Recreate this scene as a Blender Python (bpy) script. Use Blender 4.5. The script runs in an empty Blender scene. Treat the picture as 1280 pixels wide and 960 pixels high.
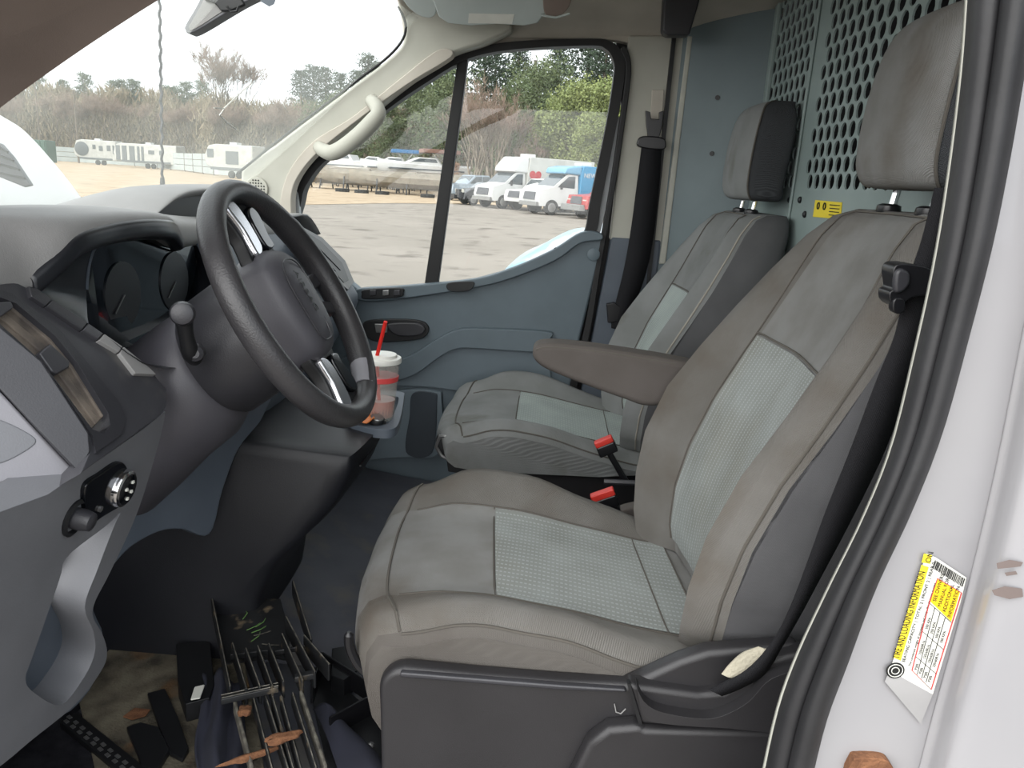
import bpy, bmesh, math, random
import numpy as np
from mathutils import Vector, Matrix
from mathutils.geometry import tessellate_polygon
random.seed(7)
SC = bpy.context.scene
COL = SC.collection

# ------------------------------------------------------------------ camera
F = 961.0
ROLL = math.radians(3.5)
CAM = Vector((0, 0, 1.68))
_y = Vector((50/F, 252/F, -1)).normalized()
_h = Vector((math.cos(ROLL), -math.sin(ROLL), 0))
_z = _h.cross(_y).normalized()
_x = _y.cross(_z)
ROT = Matrix((_x, _y, _z))                 # camera space -> world
cd = bpy.data.cameras.new('camera'); cam = bpy.data.objects.new('camera', cd); COL.objects.link(cam)
cd.sensor_fit = 'HORIZONTAL'; cd.sensor_width = 36; cd.lens = 36*F/1280
cd.clip_start = 0.02; cd.clip_end = 1000
cam.matrix_world = Matrix.Translation(CAM) @ ROT.to_4x4()
SC.camera = cam

# ------------------------------------------------------------------ light
w = bpy.data.worlds.new('overcast_sky'); SC.world = w; w.use_nodes = True
bg = w.node_tree.nodes['Background']
bg.inputs[0].default_value = (0.90, 0.95, 1.0, 1); bg.inputs[1].default_value = 1.05
sd = bpy.data.lights.new('sun', 'SUN'); sd.energy = 3.0; sd.angle = math.radians(100); sd.color = (1, 0.97, 0.93)
so = bpy.data.objects.new('sun', sd); COL.objects.link(so)
so.rotation_euler = Vector((-0.50, -0.78, 0.45)).to_track_quat('Z', 'Y').to_euler()
SC.view_settings.view_transform = 'Standard'; SC.view_settings.look = 'None'
SC.view_settings.exposure = 1.0; SC.view_settings.gamma = 1; SC.view_settings.use_curve_mapping = False

# ------------------------------------------------------------------ pixel ray helpers
def ray(px, py): return ROT @ Vector(((px-640)/F, (480-py)/F, -1))
def U(px, py, y): d = ray(px, py); return CAM + d*(y/d.y)
def UX(px, py, x): d = ray(px, py); return CAM + d*(x/d.x)
def UZ(px, py, z): d = ray(px, py); return CAM + d*((z-CAM.z)/d.z)
def UP(px, py, P, N): d = ray(px, py); return CAM + d*((P-CAM).dot(N)/d.dot(N))
def plane3(a, b, c):
    a, b, c = (U(*q) for q in (a, b, c)); n = (b-a).cross(c-a).normalized()
    if n.dot(a-CAM) > 0: n = -n             # normal looks at the camera
    return a, n

# ------------------------------------------------------------------ materials
def lin(c): return tuple(((v/255+.055)/1.055)**2.4 if v > 10 else v/255/12.92 for v in c)
def mat(name, c, rough=.6, metal=0, c2=None, scale=8, amt=.5, bump=0, bscale=300, spec=.5, alpha=None, weave=0, stripes=None, stain=None, emit=None, coat=0):
    m = bpy.data.materials.new(name); m.use_nodes = True
    nt = m.node_tree; N = nt.nodes; L = nt.links; p = N['Principled BSDF']
    base = lin(c); b2 = lin(c2) if c2 else tuple(v*.82 for v in base)
    tc = N.new('ShaderNodeTexCoord')
    nz = N.new('ShaderNodeTexNoise'); nz.inputs['Scale'].default_value = scale; nz.inputs['Detail'].default_value = 6
    L.new(tc.outputs['Object'], nz.inputs['Vector'])
    rp = N.new('ShaderNodeValToRGB'); rp.color_ramp.elements[0].position = .5-.3*amt; rp.color_ramp.elements[1].position = .5+.3*amt
    rp.color_ramp.elements[0].color = (*base, 1); rp.color_ramp.elements[1].color = (*b2, 1)
    L.new(nz.outputs['Fac'], rp.inputs[0]); out = rp.outputs[0]
    def mix(a, bcol, fac):
        mx = N.new('ShaderNodeMix'); mx.data_type = 'RGBA'; L.new(fac, mx.inputs[0]); L.new(a, mx.inputs[6]); mx.inputs[7].default_value = (*lin(bcol), 1); return mx.outputs[2]
    def math_(op, a, b=None):
        q = N.new('ShaderNodeMath'); q.operation = op
        for i, v in enumerate((a, b)):
            if v is None: continue
            if isinstance(v, (int, float)): q.inputs[i].default_value = v
            else: L.new(v, q.inputs[i])
        return q.outputs[0]
    if stain:                                # (colour, scale, low, high)
        n2 = N.new('ShaderNodeTexNoise'); n2.inputs['Scale'].default_value = stain[1]; n2.inputs['Detail'].default_value = 5
        L.new(tc.outputs['Object'], n2.inputs['Vector'])
        mr = N.new('ShaderNodeMapRange'); mr.inputs[1].default_value = stain[2]; mr.inputs[2].default_value = stain[3]
        L.new(n2.outputs['Fac'], mr.inputs[0]); out = mix(out, stain[0], mr.outputs[0])
    sep = N.new('ShaderNodeSeparateXYZ'); L.new(tc.outputs['Object'], sep.inputs[0])
    if stripes:                              # dotted yarn lines: colour, spacing
        f = math_('SINE', math_('MULTIPLY', sep.outputs['Y'], 2*math.pi/stripes[1]))
        g = math_('SINE', math_('MULTIPLY', math_('ADD', sep.outputs['X'], sep.outputs['Z']), 2*math.pi/.006))
        h = math_('MULTIPLY', math_('GREATER_THAN', f, .55), math_('GREATER_THAN', g, -.35))
        out = mix(out, stripes[0], math_('MULTIPLY', h, stripes[2]))
    L.new(out, p.inputs['Base Color'])
    p.inputs['Roughness'].default_value = rough; p.inputs['Metallic'].default_value = metal
    p.inputs['Specular IOR Level'].default_value = spec
    if coat: p.inputs['Coat Weight'].default_value = coat
    if weave:
        a = math_('SINE', math_('MULTIPLY', math_('ADD', sep.outputs['Y'], math_('MULTIPLY', sep.outputs['Z'], .3)), 2*math.pi/.0024))
        b = math_('SINE', math_('MULTIPLY', math_('ADD', sep.outputs['X'], sep.outputs['Z']), 2*math.pi/.0024))
        hgt = math_('ADD', math_('MULTIPLY', a, b), math_('MULTIPLY', nz.outputs['Fac'], 2))
        bp = N.new('ShaderNodeBump'); bp.inputs['Strength'].default_value = weave; bp.inputs['Distance'].default_value = .001
        L.new(hgt, bp.inputs['Height']); L.new(bp.outputs[0], p.inputs['Normal'])
    elif bump:
        n3 = N.new('ShaderNodeTexNoise'); n3.inputs['Scale'].default_value = bscale; n3.inputs['Detail'].default_value = 3
        L.new(tc.outputs['Object'], n3.inputs['Vector'])
        bp = N.new('ShaderNodeBump'); bp.inputs['Strength'].default_value = bump; bp.inputs['Distance'].default_value = .002
        L.new(n3.outputs['Fac'], bp.inputs['Height']); L.new(bp.outputs[0], p.inputs['Normal'])
    if alpha is not None: p.inputs['Alpha'].default_value = alpha
    return m
def glass(name, haze, tint=(1, 1, 1), spec=.018):
    m = bpy.data.materials.new(name); m.use_nodes = True; nt = m.node_tree; N = nt.nodes; L = nt.links
    N.remove(N['Principled BSDF']); out = N['Material Output']
    tr = N.new('ShaderNodeBsdfTransparent'); tr.inputs[0].default_value = (*tint, 1)
    df = N.new('ShaderNodeBsdfDiffuse'); df.inputs[0].default_value = (.75, .77, .72, 1)
    tl = N.new('ShaderNodeBsdfTranslucent'); tl.inputs[0].default_value = (.75, .78, .72, 1)
    ad = N.new('ShaderNodeMixShader'); L.new(df.outputs[0], ad.inputs[1]); L.new(tl.outputs[0], ad.inputs[2])
    gl = N.new('ShaderNodeBsdfGlossy'); gl.inputs['Roughness'].default_value = .02
    tc = N.new('ShaderNodeTexCoord'); nz = N.new('ShaderNodeTexNoise'); nz.inputs['Scale'].default_value = 2.5; nz.inputs['Detail'].default_value = 5
    L.new(tc.outputs['Object'], nz.inputs[0])
    mr = N.new('ShaderNodeMapRange'); mr.inputs[1].default_value = .3; mr.inputs[2].default_value = .75; mr.inputs[3].default_value = haze*.5; mr.inputs[4].default_value = haze*1.5
    L.new(nz.outputs['Fac'], mr.inputs[0])
    m1 = N.new('ShaderNodeMixShader'); L.new(mr.outputs[0], m1.inputs[0]); L.new(tr.outputs[0], m1.inputs[1]); L.new(ad.outputs[0], m1.inputs[2])
    m2 = N.new('ShaderNodeMixShader'); m2.inputs[0].default_value = spec; L.new(m1.outputs[0], m2.inputs[1]); L.new(gl.outputs[0], m2.inputs[2])
    L.new(m2.outputs[0], out.inputs[0]); return m
M = {}
def mm(k, *a, **kw): M[k] = mat(k, *a, **kw)
mm('seat_grey', (142,142,140), .95, c2=(131,130,127), scale=14, weave=.8, stain=((104,94,82), 5, .52, .8), spec=.15)
mm('seat_bolster', (130,128,124), .95, c2=(117,114,109), scale=9, weave=.9, stain=((104,95,84), 6, .5, .78), spec=.15)
mm('seat_insert', (143,147,145), .95, c2=(131,134,131), scale=10, weave=.5, stripes=((172,180,177), .0125, .5), stain=((120,116,104), 4, .52, .85), spec=.15)
mm('seat_insert_pass', (154,162,159), .95, c2=(142,150,147), scale=10, weave=.5, stripes=((182,193,190), .0125, .45), spec=.15)
mm('seat_pass', (143,145,145), .95, c2=(131,133,132), scale=10, weave=.8, stain=((98,94,82), 6, .58, .85), spec=.15)
mm('seat_side', (92,92,94), .8, c2=(82,82,84), weave=.3, spec=.3)
mm('seat_skirt', (94,91,87), .95, c2=(84,80,76), scale=6, weave=.4, spec=.15)
mm('seam', (84,80,74), .9)
mm('piping_light', (150,146,136), .9)
mm('headrest_dark', (76,78,81), .95, weave=.9, spec=.15)
mm('armrest_cloth', (84,79,76), .8, c2=(74,69,65), weave=.3, spec=.3)
mm('base_plastic', (38,37,39), .45, c2=(34,33,35), bump=.15, bscale=600, stain=((82,80,78), 3, .6, .9))
mm('dash_pad', (138,137,136), .55, c2=(128,127,126), bump=.25, bscale=500, spec=.4)
mm('dash_dark', (50,50,54), .42, c2=(44,44,48), bump=.15, bscale=500)
mm('bezel', (62,62,66), .4, c2=(54,54,58), bump=.1, bscale=500, stain=((92,90,86), 14, .6, .8))
mm('black', (18,19,22), .5)
mm('black_gloss', (14,16,20), .12)
mm('cavity', (26,28,33), .35)
mm('panel_grey', (110,111,115), .5, c2=(102,103,107), bump=.12, bscale=500)
mm('panel_light', (132,131,136), .45, c2=(124,123,128), bump=.1, bscale=500)
mm('panel_blue', (84,92,102), .55, c2=(76,84,94), bump=.12, bscale=500)
mm('vent_dust', (112,102,92), .8, c2=(70,64,60), scale=30)
mm('chrome', (225,225,228), .15, 1)
mm('silver', (215,215,220), .22, .9)
mm('rim_leather', (52,51,53), .38, c2=(44,43,45), bump=.3, bscale=350)
mm('column', (70,69,75), .5, c2=(64,63,68), bump=.12, bscale=500)
mm('console', (25,26,31), .5, c2=(20,21,26), bump=.12, bscale=500)
mm('lens', (24,30,36), .08, coat=.5)
mm('headliner', (186,180,170), .95, c2=(176,170,160), bump=.3, bscale=700, spec=.1)
mm('pillar_trim', (172,171,161), .6, c2=(164,163,153), bump=.15, bscale=700)
mm('pillar_dark', (136,122,114), .8, c2=(126,112,104), bump=.2, bscale=600)
mm('visor', (180,188,186), .8, c2=(172,180,178))
mm('paper', (222,222,214), .8)
mm('pocket_dark', (46,54,62), .6)
mm('scuff', (112,100,96), .8)
mm('foam', (176,170,152), .95, bump=1, bscale=200)
mm('film', (158,157,157), .3)
mm('rubber', (26,26,28), .55, c2=(36,36,38), scale=12, bump=.1, bscale=200)
mm('rubber_black', (16,16,18), .6)
mm('door_panel', (90,102,110), .55, c2=(84,96,103), bump=.12, bscale=600)
mm('door_insert', (98,110,118), .6, c2=(92,104,112), bump=.12, bscale=600)
mm('door_frame_light', (168,172,174), .5)
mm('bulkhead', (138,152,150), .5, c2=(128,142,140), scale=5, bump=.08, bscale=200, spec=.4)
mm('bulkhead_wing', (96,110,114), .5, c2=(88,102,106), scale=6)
mm('body_white', (150,149,151), .28, c2=(142,141,144), scale=3, stain=((120,106,100), 5, .70, .80), coat=.4)
mm('body_edge', (176,176,166), .5)
mm('belt', (30,30,33), .75, weave=.5, spec=.2)
mm('buckle_black', (22,22,25), .35)
mm('red_button', (215,58,48), .4)
mm('yellow', (226,204,46), .6, c2=(218,196,40))
mm('yellow_deep', (236,196,24), .6, c2=(230,190,20))
mm('ink', (20,20,20), .7)
mm('ink_red', (196,60,60), .7)
mm('carpet', (40,40,44), 1, c2=(26,26,30), scale=30, bump=.8, bscale=400, spec=.05)
mm('mat_grey', (112,106,92), 1, c2=(64,60,54), scale=16, bump=1, bscale=200, stain=((116,88,60), 9, .58, .75), spec=.05)
mm('floor_vinyl', (74,76,84), .6, c2=(64,66,74), bump=.2, bscale=300, stain=((90,86,80), 12, .55, .8))
mm('broken_plastic', (34,35,37), .45, c2=(26,27,28), scale=20, stain=((110,98,80), 24, .60, .72))
mm('plastic_edge', (120,116,106), .6, c2=(60,58,54), scale=60)
mm('rust_leaf', (126,86,58), .9, c2=(94,60,38), scale=60, bump=1, bscale=300)
mm('cloth_navy', (46,48,62), .9, c2=(38,40,52), weave=.3)
mm('green_bits', (96,130,74), .8)
mm('straw', (224,42,34), .35)
mm('cup_lid', (226,226,220), .4)
mm('label_band', (214,74,74), .5)
mm('orange', (206,120,62), .5)
mm('metal_dull', (150,150,150), .35, .8)
mm('drink', (180,120,110), .3)
# outdoors
mm('asphalt', (146,139,131), .95, c2=(124,118,110), scale=.25, amt=1.2, stain=((100,94,88), 1.2, .55, .72), spec=.1)
mm('dirt', (176,160,138), 1, c2=(152,134,112), scale=.4, amt=1.2, stain=((128,112,94), .9, .55, .7), spec=.05)
mm('bark', (102,92,80), .95, c2=(78,69,62), scale=3)
mm('bark_pale', (124,115,100), .95, c2=(102,92,80), scale=3)
mm('twig', (136,118,104), .95, c2=(114,97,87), scale=1)
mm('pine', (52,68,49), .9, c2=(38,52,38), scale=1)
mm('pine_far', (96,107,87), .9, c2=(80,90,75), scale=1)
mm('leaf_green', (92,102,68), .8, c2=(70,84,52), scale=.6)
mm('leaf_lime', (122,130,78), .8, c2=(98,110,60), scale=.6)
mm('leaf_rust', (140,102,68), .8, c2=(120,83,52), scale=.6)
mm('brush', (131,118,98), .95, c2=(108,101,81), scale=.8)
mm('white_paint', (185,185,184), .35, c2=(179,179,177), scale=2)
mm('white_paint_dirty', (166,166,161), .45, c2=(152,152,147), scale=2)
mm('blue_paint', (32,120,160), .4)
mm('lightblue_paint', (96,144,172), .35)
mm('red_paint', (152,41,41), .35)
mm('silver_paint', (136,147,156), .3, .3)
mm('dark_paint', (38,40,44), .3)
mm('auto_glass', (58,66,70), .08, spec=.8)
mm('tyre', (34,34,34), .8)
mm('hub', (136,136,134), .4, .5)
mm('grille', (60,62,66), .4)
mm('lamp', (180,180,172), .2)
mm('heart_red', (160,32,40), .5)
mm('container_green', (36,73,60), .6, c2=(32,64,52))
mm('fence_white', (160,166,164), .6, c2=(148,156,155), scale=1)
mm('rv_dark', (80,86,88), .4)
mm('tarp', (126,118,104), .9, c2=(107,100,88), scale=2, bump=1, bscale=3)
mm('bimini_blue', (32,96,144), .8)
mm('bimini_tan', (120,88,76), .8)
mm('plastic_sheet', (178,184,186), .3, c2=(160,170,176), scale=5, stain=((112,160,178), 2.3, .56, .64), bump=1, bscale=5)
M['windshield_glass'] = glass('windshield_glass', .22, (.96, .98, .96))
M['side_glass'] = glass('side_glass', .022, (.98, .99, .98))
M['cup_plastic'] = glass('cup_plastic', .28)

# ------------------------------------------------------------------ object helpers
ORG = {}
def props(o, label=None, cat=None, group=None, kind=None):
    if label: o['label'] = label
    if cat: o['category'] = cat
    if group: o['group'] = group
    if kind: o['kind'] = kind
    return o
def thing(name, label, cat, loc=(0,0,0), rz=0, group=None, kind=None, local=False):
    o = bpy.data.objects.new(name, None); COL.objects.link(o); o.empty_display_size = .05
    o.location = loc; o.rotation_euler = (0, 0, rz)
    ORG[o] = Vector((0,0,0)) if local else Vector(loc)
    return props(o, label, cat, group, kind)
def ob(name, vs, fs, m, parent=None, smooth=35, bevel=0, bseg=2, subd=0, label=None, cat=None, group=None, kind=None, solid=0, mats=None):
    vs = [Vector(v) for v in vs]
    if parent is None:
        mn = [min(v[i] for v in vs) for i in range(3)]; mx = [max(v[i] for v in vs) for i in range(3)]
        org = Vector(((mn[0]+mx[0])/2, (mn[1]+mx[1])/2, mn[2]))
    else: org = ORG[parent]
    me = bpy.data.meshes.new(name); me.from_pydata([v-org for v in vs], [], fs)
    bm = bmesh.new(); bm.from_mesh(me); bmesh.ops.recalc_face_normals(bm, faces=bm.faces); bm.to_mesh(me); bm.free()
    me.materials.append(M[m] if isinstance(m, str) else m)
    if mats:
        for x in mats[0]: me.materials.append(M[x])
        for i, k in enumerate(mats[1]): me.polygons[i].material_index = k
    if smooth:
        me.polygons.foreach_set('use_smooth', [True]*len(me.polygons))
        if smooth < 180 and not bevel: me.set_sharp_from_angle(angle=math.radians(smooth))
    o = bpy.data.objects.new(name, me); COL.objects.link(o)
    if parent is None: o.location = org
    else: o.parent = parent
    ORG[o] = org
    if solid:
        s = o.modifiers.new('s', 'SOLIDIFY'); s.thickness = solid; s.offset = 0
    if bevel:
        b = o.modifiers.new('b', 'BEVEL'); b.width = bevel; b.segments = bseg; b.limit_method = 'ANGLE'; b.angle_limit = math.radians(35)
        b.use_clamp_overlap = True
        wn = o.modifiers.new('w', 'WEIGHTED_NORMAL'); wn.keep_sharp = False
    if subd:
        s = o.modifiers.new('d', 'SUBSURF'); s.levels = s.render_levels = subd
    return props(o, label, cat, group, kind)
def cr(pts, n, closed=False):
    """Catmull-Rom resample"""
    P = [Vector(p) for p in pts]; k = len(P); out = []
    segs = k if closed else k-1
    for i in range(n):
        t = i*segs/(n if closed else n-1); s = min(int(t), segs-1); f = t-s
        g = lambda j: P[j % k] if closed else P[max(0, min(k-1, j))]
        a, b, c, d = g(s-1), g(s), g(s+1), g(s+2)
        out.append(.5*((2*b)+(c-a)*f+(2*a-5*b+4*c-d)*f*f+(3*b-a-3*c+d)*f**3))
    return out
def v3(pts2): return [Vector((p[0], p[1], 0)) for p in pts2]
def smooth_px(pts, n=None, closed=True):
    return [(v.x, v.y) for v in cr(v3(pts), n or len(pts)*5, closed)]
def prism_data(outline, off, holes=()):
    """outline: list of world points (planar), off: extrusion vector"""
    loops = [list(outline)]+[list(h) for h in holes]
    flat = [p for l in loops for p in l]; n = len(flat)
    tris = tessellate_polygon(loops)
    vs = flat+[p+off for p in flat]; fs = []
    if len(loops) == 1:
        fs += [tuple(range(n)), tuple(range(2*n-1, n-1, -1))]
    else:
        fs += [tuple(t) for t in tris]+[tuple(i+n for i in t[::-1]) for t in tris]
    s = 0
    for l in loops:
        k = len(l)
        for i in range(k):
            a, b = s+i, s+(i+1) % k; fs.append((a, b, b+n, a+n))
        s += k
    return vs, fs
def plate(name, outline, m, P, Nn, thick, parent=None, holes=(), smooth=False, bevel=.003, **kw):
    """pixel outline laid on a real plane (point P, normal Nn towards camera), thickened away from the camera"""
    if smooth: outline = smooth_px(outline)
    o3 = [UP(x, y, P, Nn) for x, y in outline]
    h3 = [[UP(x, y, P, Nn) for x, y in h] for h in holes]
    vs, fs = prism_data(o3, -Nn*thick, h3)
    return ob(name, vs, fs, m, parent, bevel=bevel, **kw)
NY = Vector((0, -1, 0))
def yplate(name, outline, m, y, thick, parent=None, **kw):
    return plate(name, outline, m, Vector((0, y, 0)), NY, thick, parent, **kw)
def grid(name, rows, m, parent=None, closed_u=False, caps=False, nu=0, nv=0, **kw):
    if nu: rows = [cr(r, nu, closed_u) for r in rows]
    if nv:
        cols = [cr([r[i] for r in rows], nv) for i in range(len(rows[0]))]
        rows = [[c[j] for c in cols] for j in range(nv)]
    k = len(rows[0]); vs = [v for r in rows for v in r]; fs = []
    for j in range(len(rows)-1):
        for i in range(k if closed_u else k-1):
            a = j*k+i; b = j*k+(i+1) % k; fs.append((a, b, b+k, a+k))
    if caps:
        fs.append(tuple(range(k))[::-1]); fs.append(tuple(range(len(vs)-k, len(vs))))
    return ob(name, vs, fs, m, parent, **kw)
def tube_data(pts, r, seg=8, flat=None):
    P = [Vector(p) for p in pts]; n = len(P); R = r if isinstance(r, (list, tuple)) else [r]*n
    vs = []; fs = []; up = None
    for i in range(n):
        t = (P[min(i+1, n-1)]-P[max(i-1, 0)]).normalized()
        if up is None:
            up = Vector((0,0,1)) if abs(t.z) < .9 else Vector((0,1,0))
            if flat: up = Vector(flat[0])
        a = (up-t*up.dot(t)).normalized(); b = t.cross(a); up = a
        for k in range(seg):
            q = 2*math.pi*(k+.5)/seg
            ra, rb = (R[i], R[i]*flat[1]) if flat else (R[i], R[i])
            vs.append(P[i]+a*math.cos(q)*ra+b*math.sin(q)*rb)
    for i in range(n-1):
        for k in range(seg):
            a = i*seg+k; b = i*seg+(k+1) % seg; fs.append((a, b, b+seg, a+seg))
    fs.append(tuple(range(seg))[::-1]); fs.append(tuple(range((n-1)*seg, n*seg)))
    return vs, fs
def tube(name, pts, r, m, parent=None, seg=8, n=0, flat=None, **kw):
    if n:
        if isinstance(r, (list, tuple)): r = [v.x for v in cr([(q,0,0) for q in r], n)]
        pts = cr(pts, n)
    vs, fs = tube_data(pts, r, seg, flat); return ob(name, vs, fs, m, parent, **kw)
class MB:
    def __init__(s): s.v = []; s.f = []
    def add(s, vs, fs):
        k = len(s.v); s.v += [Vector(v) for v in vs]; s.f += [tuple(i+k for i in f) for f in fs]; return s
    def box(s, c, d, R=None):
        c = Vector(c); vs = []
        for x in (-.5, .5):
            for y in (-.5, .5):
                for z in (-.5, .5):
                    q = Vector((x*d[0], y*d[1], z*d[2])); vs.append(c+(R @ q if R else q))
        return s.add(vs, [(0,1,3,2),(4,6,7,5),(0,4,5,1),(2,3,7,6),(0,2,6,4),(1,5,7,3)])
    def tube(s, pts, r, seg=6): return s.add(*tube_data(pts, r, seg))
    def lathe(s, prof, c, axis=(0,0,1), seg=20):
        ax = Vector(axis).normalized(); a = Vector((1,0,0)) if abs(ax.x) < .9 else Vector((0,1,0)); a = (a-ax*a.dot(ax)).normalized(); b = ax.cross(a)
        vs = []; fs = []; c = Vector(c)
        for r, h in prof:
            for k in range(seg):
                q = 2*math.pi*k/seg; vs.append(c+ax*h+a*math.cos(q)*r+b*math.sin(q)*r)
        for i in range(len(prof)-1):
            for k in range(seg):
                x = i*seg+k; y = i*seg+(k+1) % seg; fs.append((x, y, y+seg, x+seg))
        fs.append(tuple(range(seg))[::-1]); fs.append(tuple(range((len(prof)-1)*seg, len(prof)*seg)))
        return s.add(vs, fs)
    def prism(s, pts, off): return s.add(*prism_data([Vector(p) for p in pts], Vector(off)))
    def ob(s, name, m, parent=None, **kw): return ob(name, s.v, s.f, m, parent, **kw)
def text(name, s, org, xd, yd, size, m, parent, depth=.0004, align='LEFT', sx=1):
    """flat lettering as mesh; org/xd/yd in the same space as the other mesh data"""
    cu = bpy.data.curves.new('t', 'FONT'); cu.body = s; cu.size = size; cu.extrude = depth; cu.align_x = align
    t = bpy.data.objects.new('t', cu); COL.objects.link(t)
    dg = bpy.context.evaluated_depsgraph_get(); dg.update(); me = bpy.data.meshes.new_from_object(t.evaluated_get(dg))
    xd = Vector(xd).normalized(); yd = Vector(yd); yd = (yd-xd*yd.dot(xd)).normalized(); zd = xd.cross(yd)
    vs = [Vector(org)+xd*v.co.x*sx+yd*v.co.y+zd*v.co.z for v in me.vertices]; fs = [tuple(p.vertices) for p in me.polygons]
    bpy.data.objects.remove(t); bpy.data.curves.remove(cu)
    return ob(name, vs, fs, m, parent, smooth=0)
def children(o): return [c for c in bpy.data.objects if c.parent == o]
def copy_tree(o, parent=None, kids=None):
    c = o.copy(); COL.objects.link(c); c.parent = parent; ORG[c] = ORG[o]
    for ch in (KIDS(o)): copy_tree(ch, c)
    return c
def KIDS(o): return list(o.children)

# ================================================================== SETTING: ground
def struct(o): o['kind'] = 'structure'; return o
def quadgrid(x0, x1, y0, y1, nx, ny, zf):
    vs = [Vector((x0+(x1-x0)*i/nx, y0+(y1-y0)*j/ny, 0)) for j in range(ny+1) for i in range(nx+1)]
    for v in vs: v.z = zf(v.x, v.y)
    fs = [(j*(nx+1)+i, j*(nx+1)+i+1, (j+1)*(nx+1)+i+1, (j+1)*(nx+1)+i) for j in range(ny) for i in range(nx)]
    return vs, fs
vs, fs = quadgrid(-220, 160, -40, 260, 60, 60, lambda x, y: 0.0)
ob('ground', vs, fs, 'asphalt', kind='structure')
# the beige dirt verge in front of the fence and the boats, a wavy-edged sheet
e = []
for i in range(41):
    x = -160+i*4.2; yy = 46+4*math.sin(i*.7)+3*math.sin(i*1.9)-.28*x*(1 if x < -10 else .2); e.append(Vector((x, max(30, yy*.62 if x < -12 else yy), .015)))
vs = e+[Vector((v.x, 190, .015)) for v in e]; n = len(e)
ob('dirt_verge', vs, [(i, i+1, n+i+1, n+i) for i in range(n-1)], 'dirt', kind='structure')

# ================================================================== SETTING: van shell
FZ = .64
fl = MB().box((-.05, 1.66, FZ-.03), (2.1, 1.86, .06)).box((-.6, .70, .47), (1.3, .16, .05)).box((-.05, .765, .56), (1.9, .02, .15))
floor = fl.ob('floor', 'floor_vinyl', kind='structure', bevel=.006)
# raised tunnel hump beside the driver footwell
rows = []
for x, h in ((-1.0,.20), (-.75,.14), (-.5,.07), (-.3,.03), (-.05,.01)):
    rows.append([Vector((x, y, FZ+h*k)) for y, k in ((1.43,0),(1.47,.6),(1.52,.95),(1.66,1.05),(1.9,1.05),(2.1,.95),(2.3,.8),(2.46,.6))])
ob('tunnel_cover', *[None, None], 'floor_vinyl') if False else grid('tunnel_cover', rows, 'floor_vinyl', floor, nu=24, nv=14, smooth=180)
# front bulkhead of the footwell (black carpet)
rows = [[Vector((x, y, z)) for x, z in ((-.84,FZ+.002),(-.88,FZ+.008),(-.93,FZ+.07),(-.99,FZ+.24),(-1.03,.98),(-1.03,1.35))] for y in (.74, 1.0, 1.2, 1.4, 1.56, 2.0, 2.46)]
grid('footwell_carpet', rows, 'carpet', floor, nu=22, smooth=180)
b = MB(); b.box((-.88,.76,.80), (.40,.03,.7)); b.ob('footwell_side', 'carpet', floor)
struct(floor)
v2, f2 = prism_data([UZ(x, y, FZ+.006) for x, y in ((-60,980),(30,915),(84,880),(150,925),(215,1010),(-60,1100))], Vector((0,0,-.005)))
ob('sill_carpet', v2, f2, 'carpet', floor, smooth=0)
# dirty grey mat
P = [(90,800),(124,748),(200,728),(290,738),(300,800),(330,960),(318,1010),(150,1010),(112,930)]
v2, f2 = prism_data([UZ(x, y, FZ+.010) for x, y in smooth_px(P)], Vector((0,0,-.009)))
ob('floor_mat', v2, f2, 'mat_grey', smooth=0, label='dirty grey floor mat with soil and stains in the driver footwell', cat='floor mat')

# ceiling / headliner
prof = [(2.52,2.085),(2.50,2.12),(2.45,2.155),(2.36,2.185),(2.2,2.20),(1.66,2.22),(1.1,2.20),(.85,2.17),(.72,2.10),(.68,2.04)]
rows = [[Vector((x, 1.6+(y-1.6)*k, z+dz)) for y, z in prof] for x, k, dz in ((-.47,.955,-.025),(-.40,.97,0),(-.1,.985,.012),(.15,1,.02),(.40,1,.02),(.62,1,.02))]
ceil = grid('ceiling', rows, 'headliner', nu=40, nv=16, smooth=180, solid=.02, kind='structure')

# rear bulkhead with punched holes
BX = .60
def perforated(y0, y1, z0, z1, hp=.0475, rp=.0345, r=.0178):
    vs = []; fs = []; nseg = 12
    ny = int((y1-y0)/hp); nz = int((z1-z0)/rp)
    for j in range(nz):
        off = (hp/2 if j % 2 else 0)
        for i in range(ny):
            cy = y0+off+hp*(i+.5); cz = z0+rp*(j+.5); b0 = len(vs)
            # outer hexagon-ish cell boundary shared by neighbours in brick layout
            oc = [(cy+hp/2*a, cz+rp/2*c) for a, c in ((1,0),(1,1),(0.5,1),(0,1),(-0.5,1),(-1,1),(-1,0),(-1,-1),(-.5,-1),(0,-1),(.5,-1),(1,-1))]
            for k in range(nseg):
                q = 2*math.pi*k/nseg
                vs.append(Vector((BX, oc[k][0], oc[k][1])))
                vs.append(Vector((BX, cy+(r*math.cos(q)), cz+r*.93*math.sin(q))))
                vs.append(Vector((BX+.004, cy+(r*math.cos(q)), cz+r*.93*math.sin(q))))
            for k in range(nseg):
                a = b0+3*k; c = b0+3*((k+1) % nseg); fs += [(a, c, c+1, a+1), (a+1, c+1, c+2, a+2)]
        b0 = len(vs); ya, yb = (y0, y0+hp/2) if j % 2 else (y0+ny*hp, y0+ny*hp+hp/2); za = z0+rp*j
        vs += [Vector((BX, ya, za)), Vector((BX, yb, za)), Vector((BX, yb, za+rp)), Vector((BX, ya, za+rp))]; fs.append((b0, b0+1, b0+2, b0+3))
    return vs, fs, y0+ny*hp+hp/2, z0+nz*rp
wall = MB()
y_a0, y_a1, y_b0 = 2.015, 2.37, 1.20
A = perforated(y_a0, y_a1, 1.70, 2.32); B = perforated(y_b0, 1.94, 1.70, 2.32)
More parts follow.
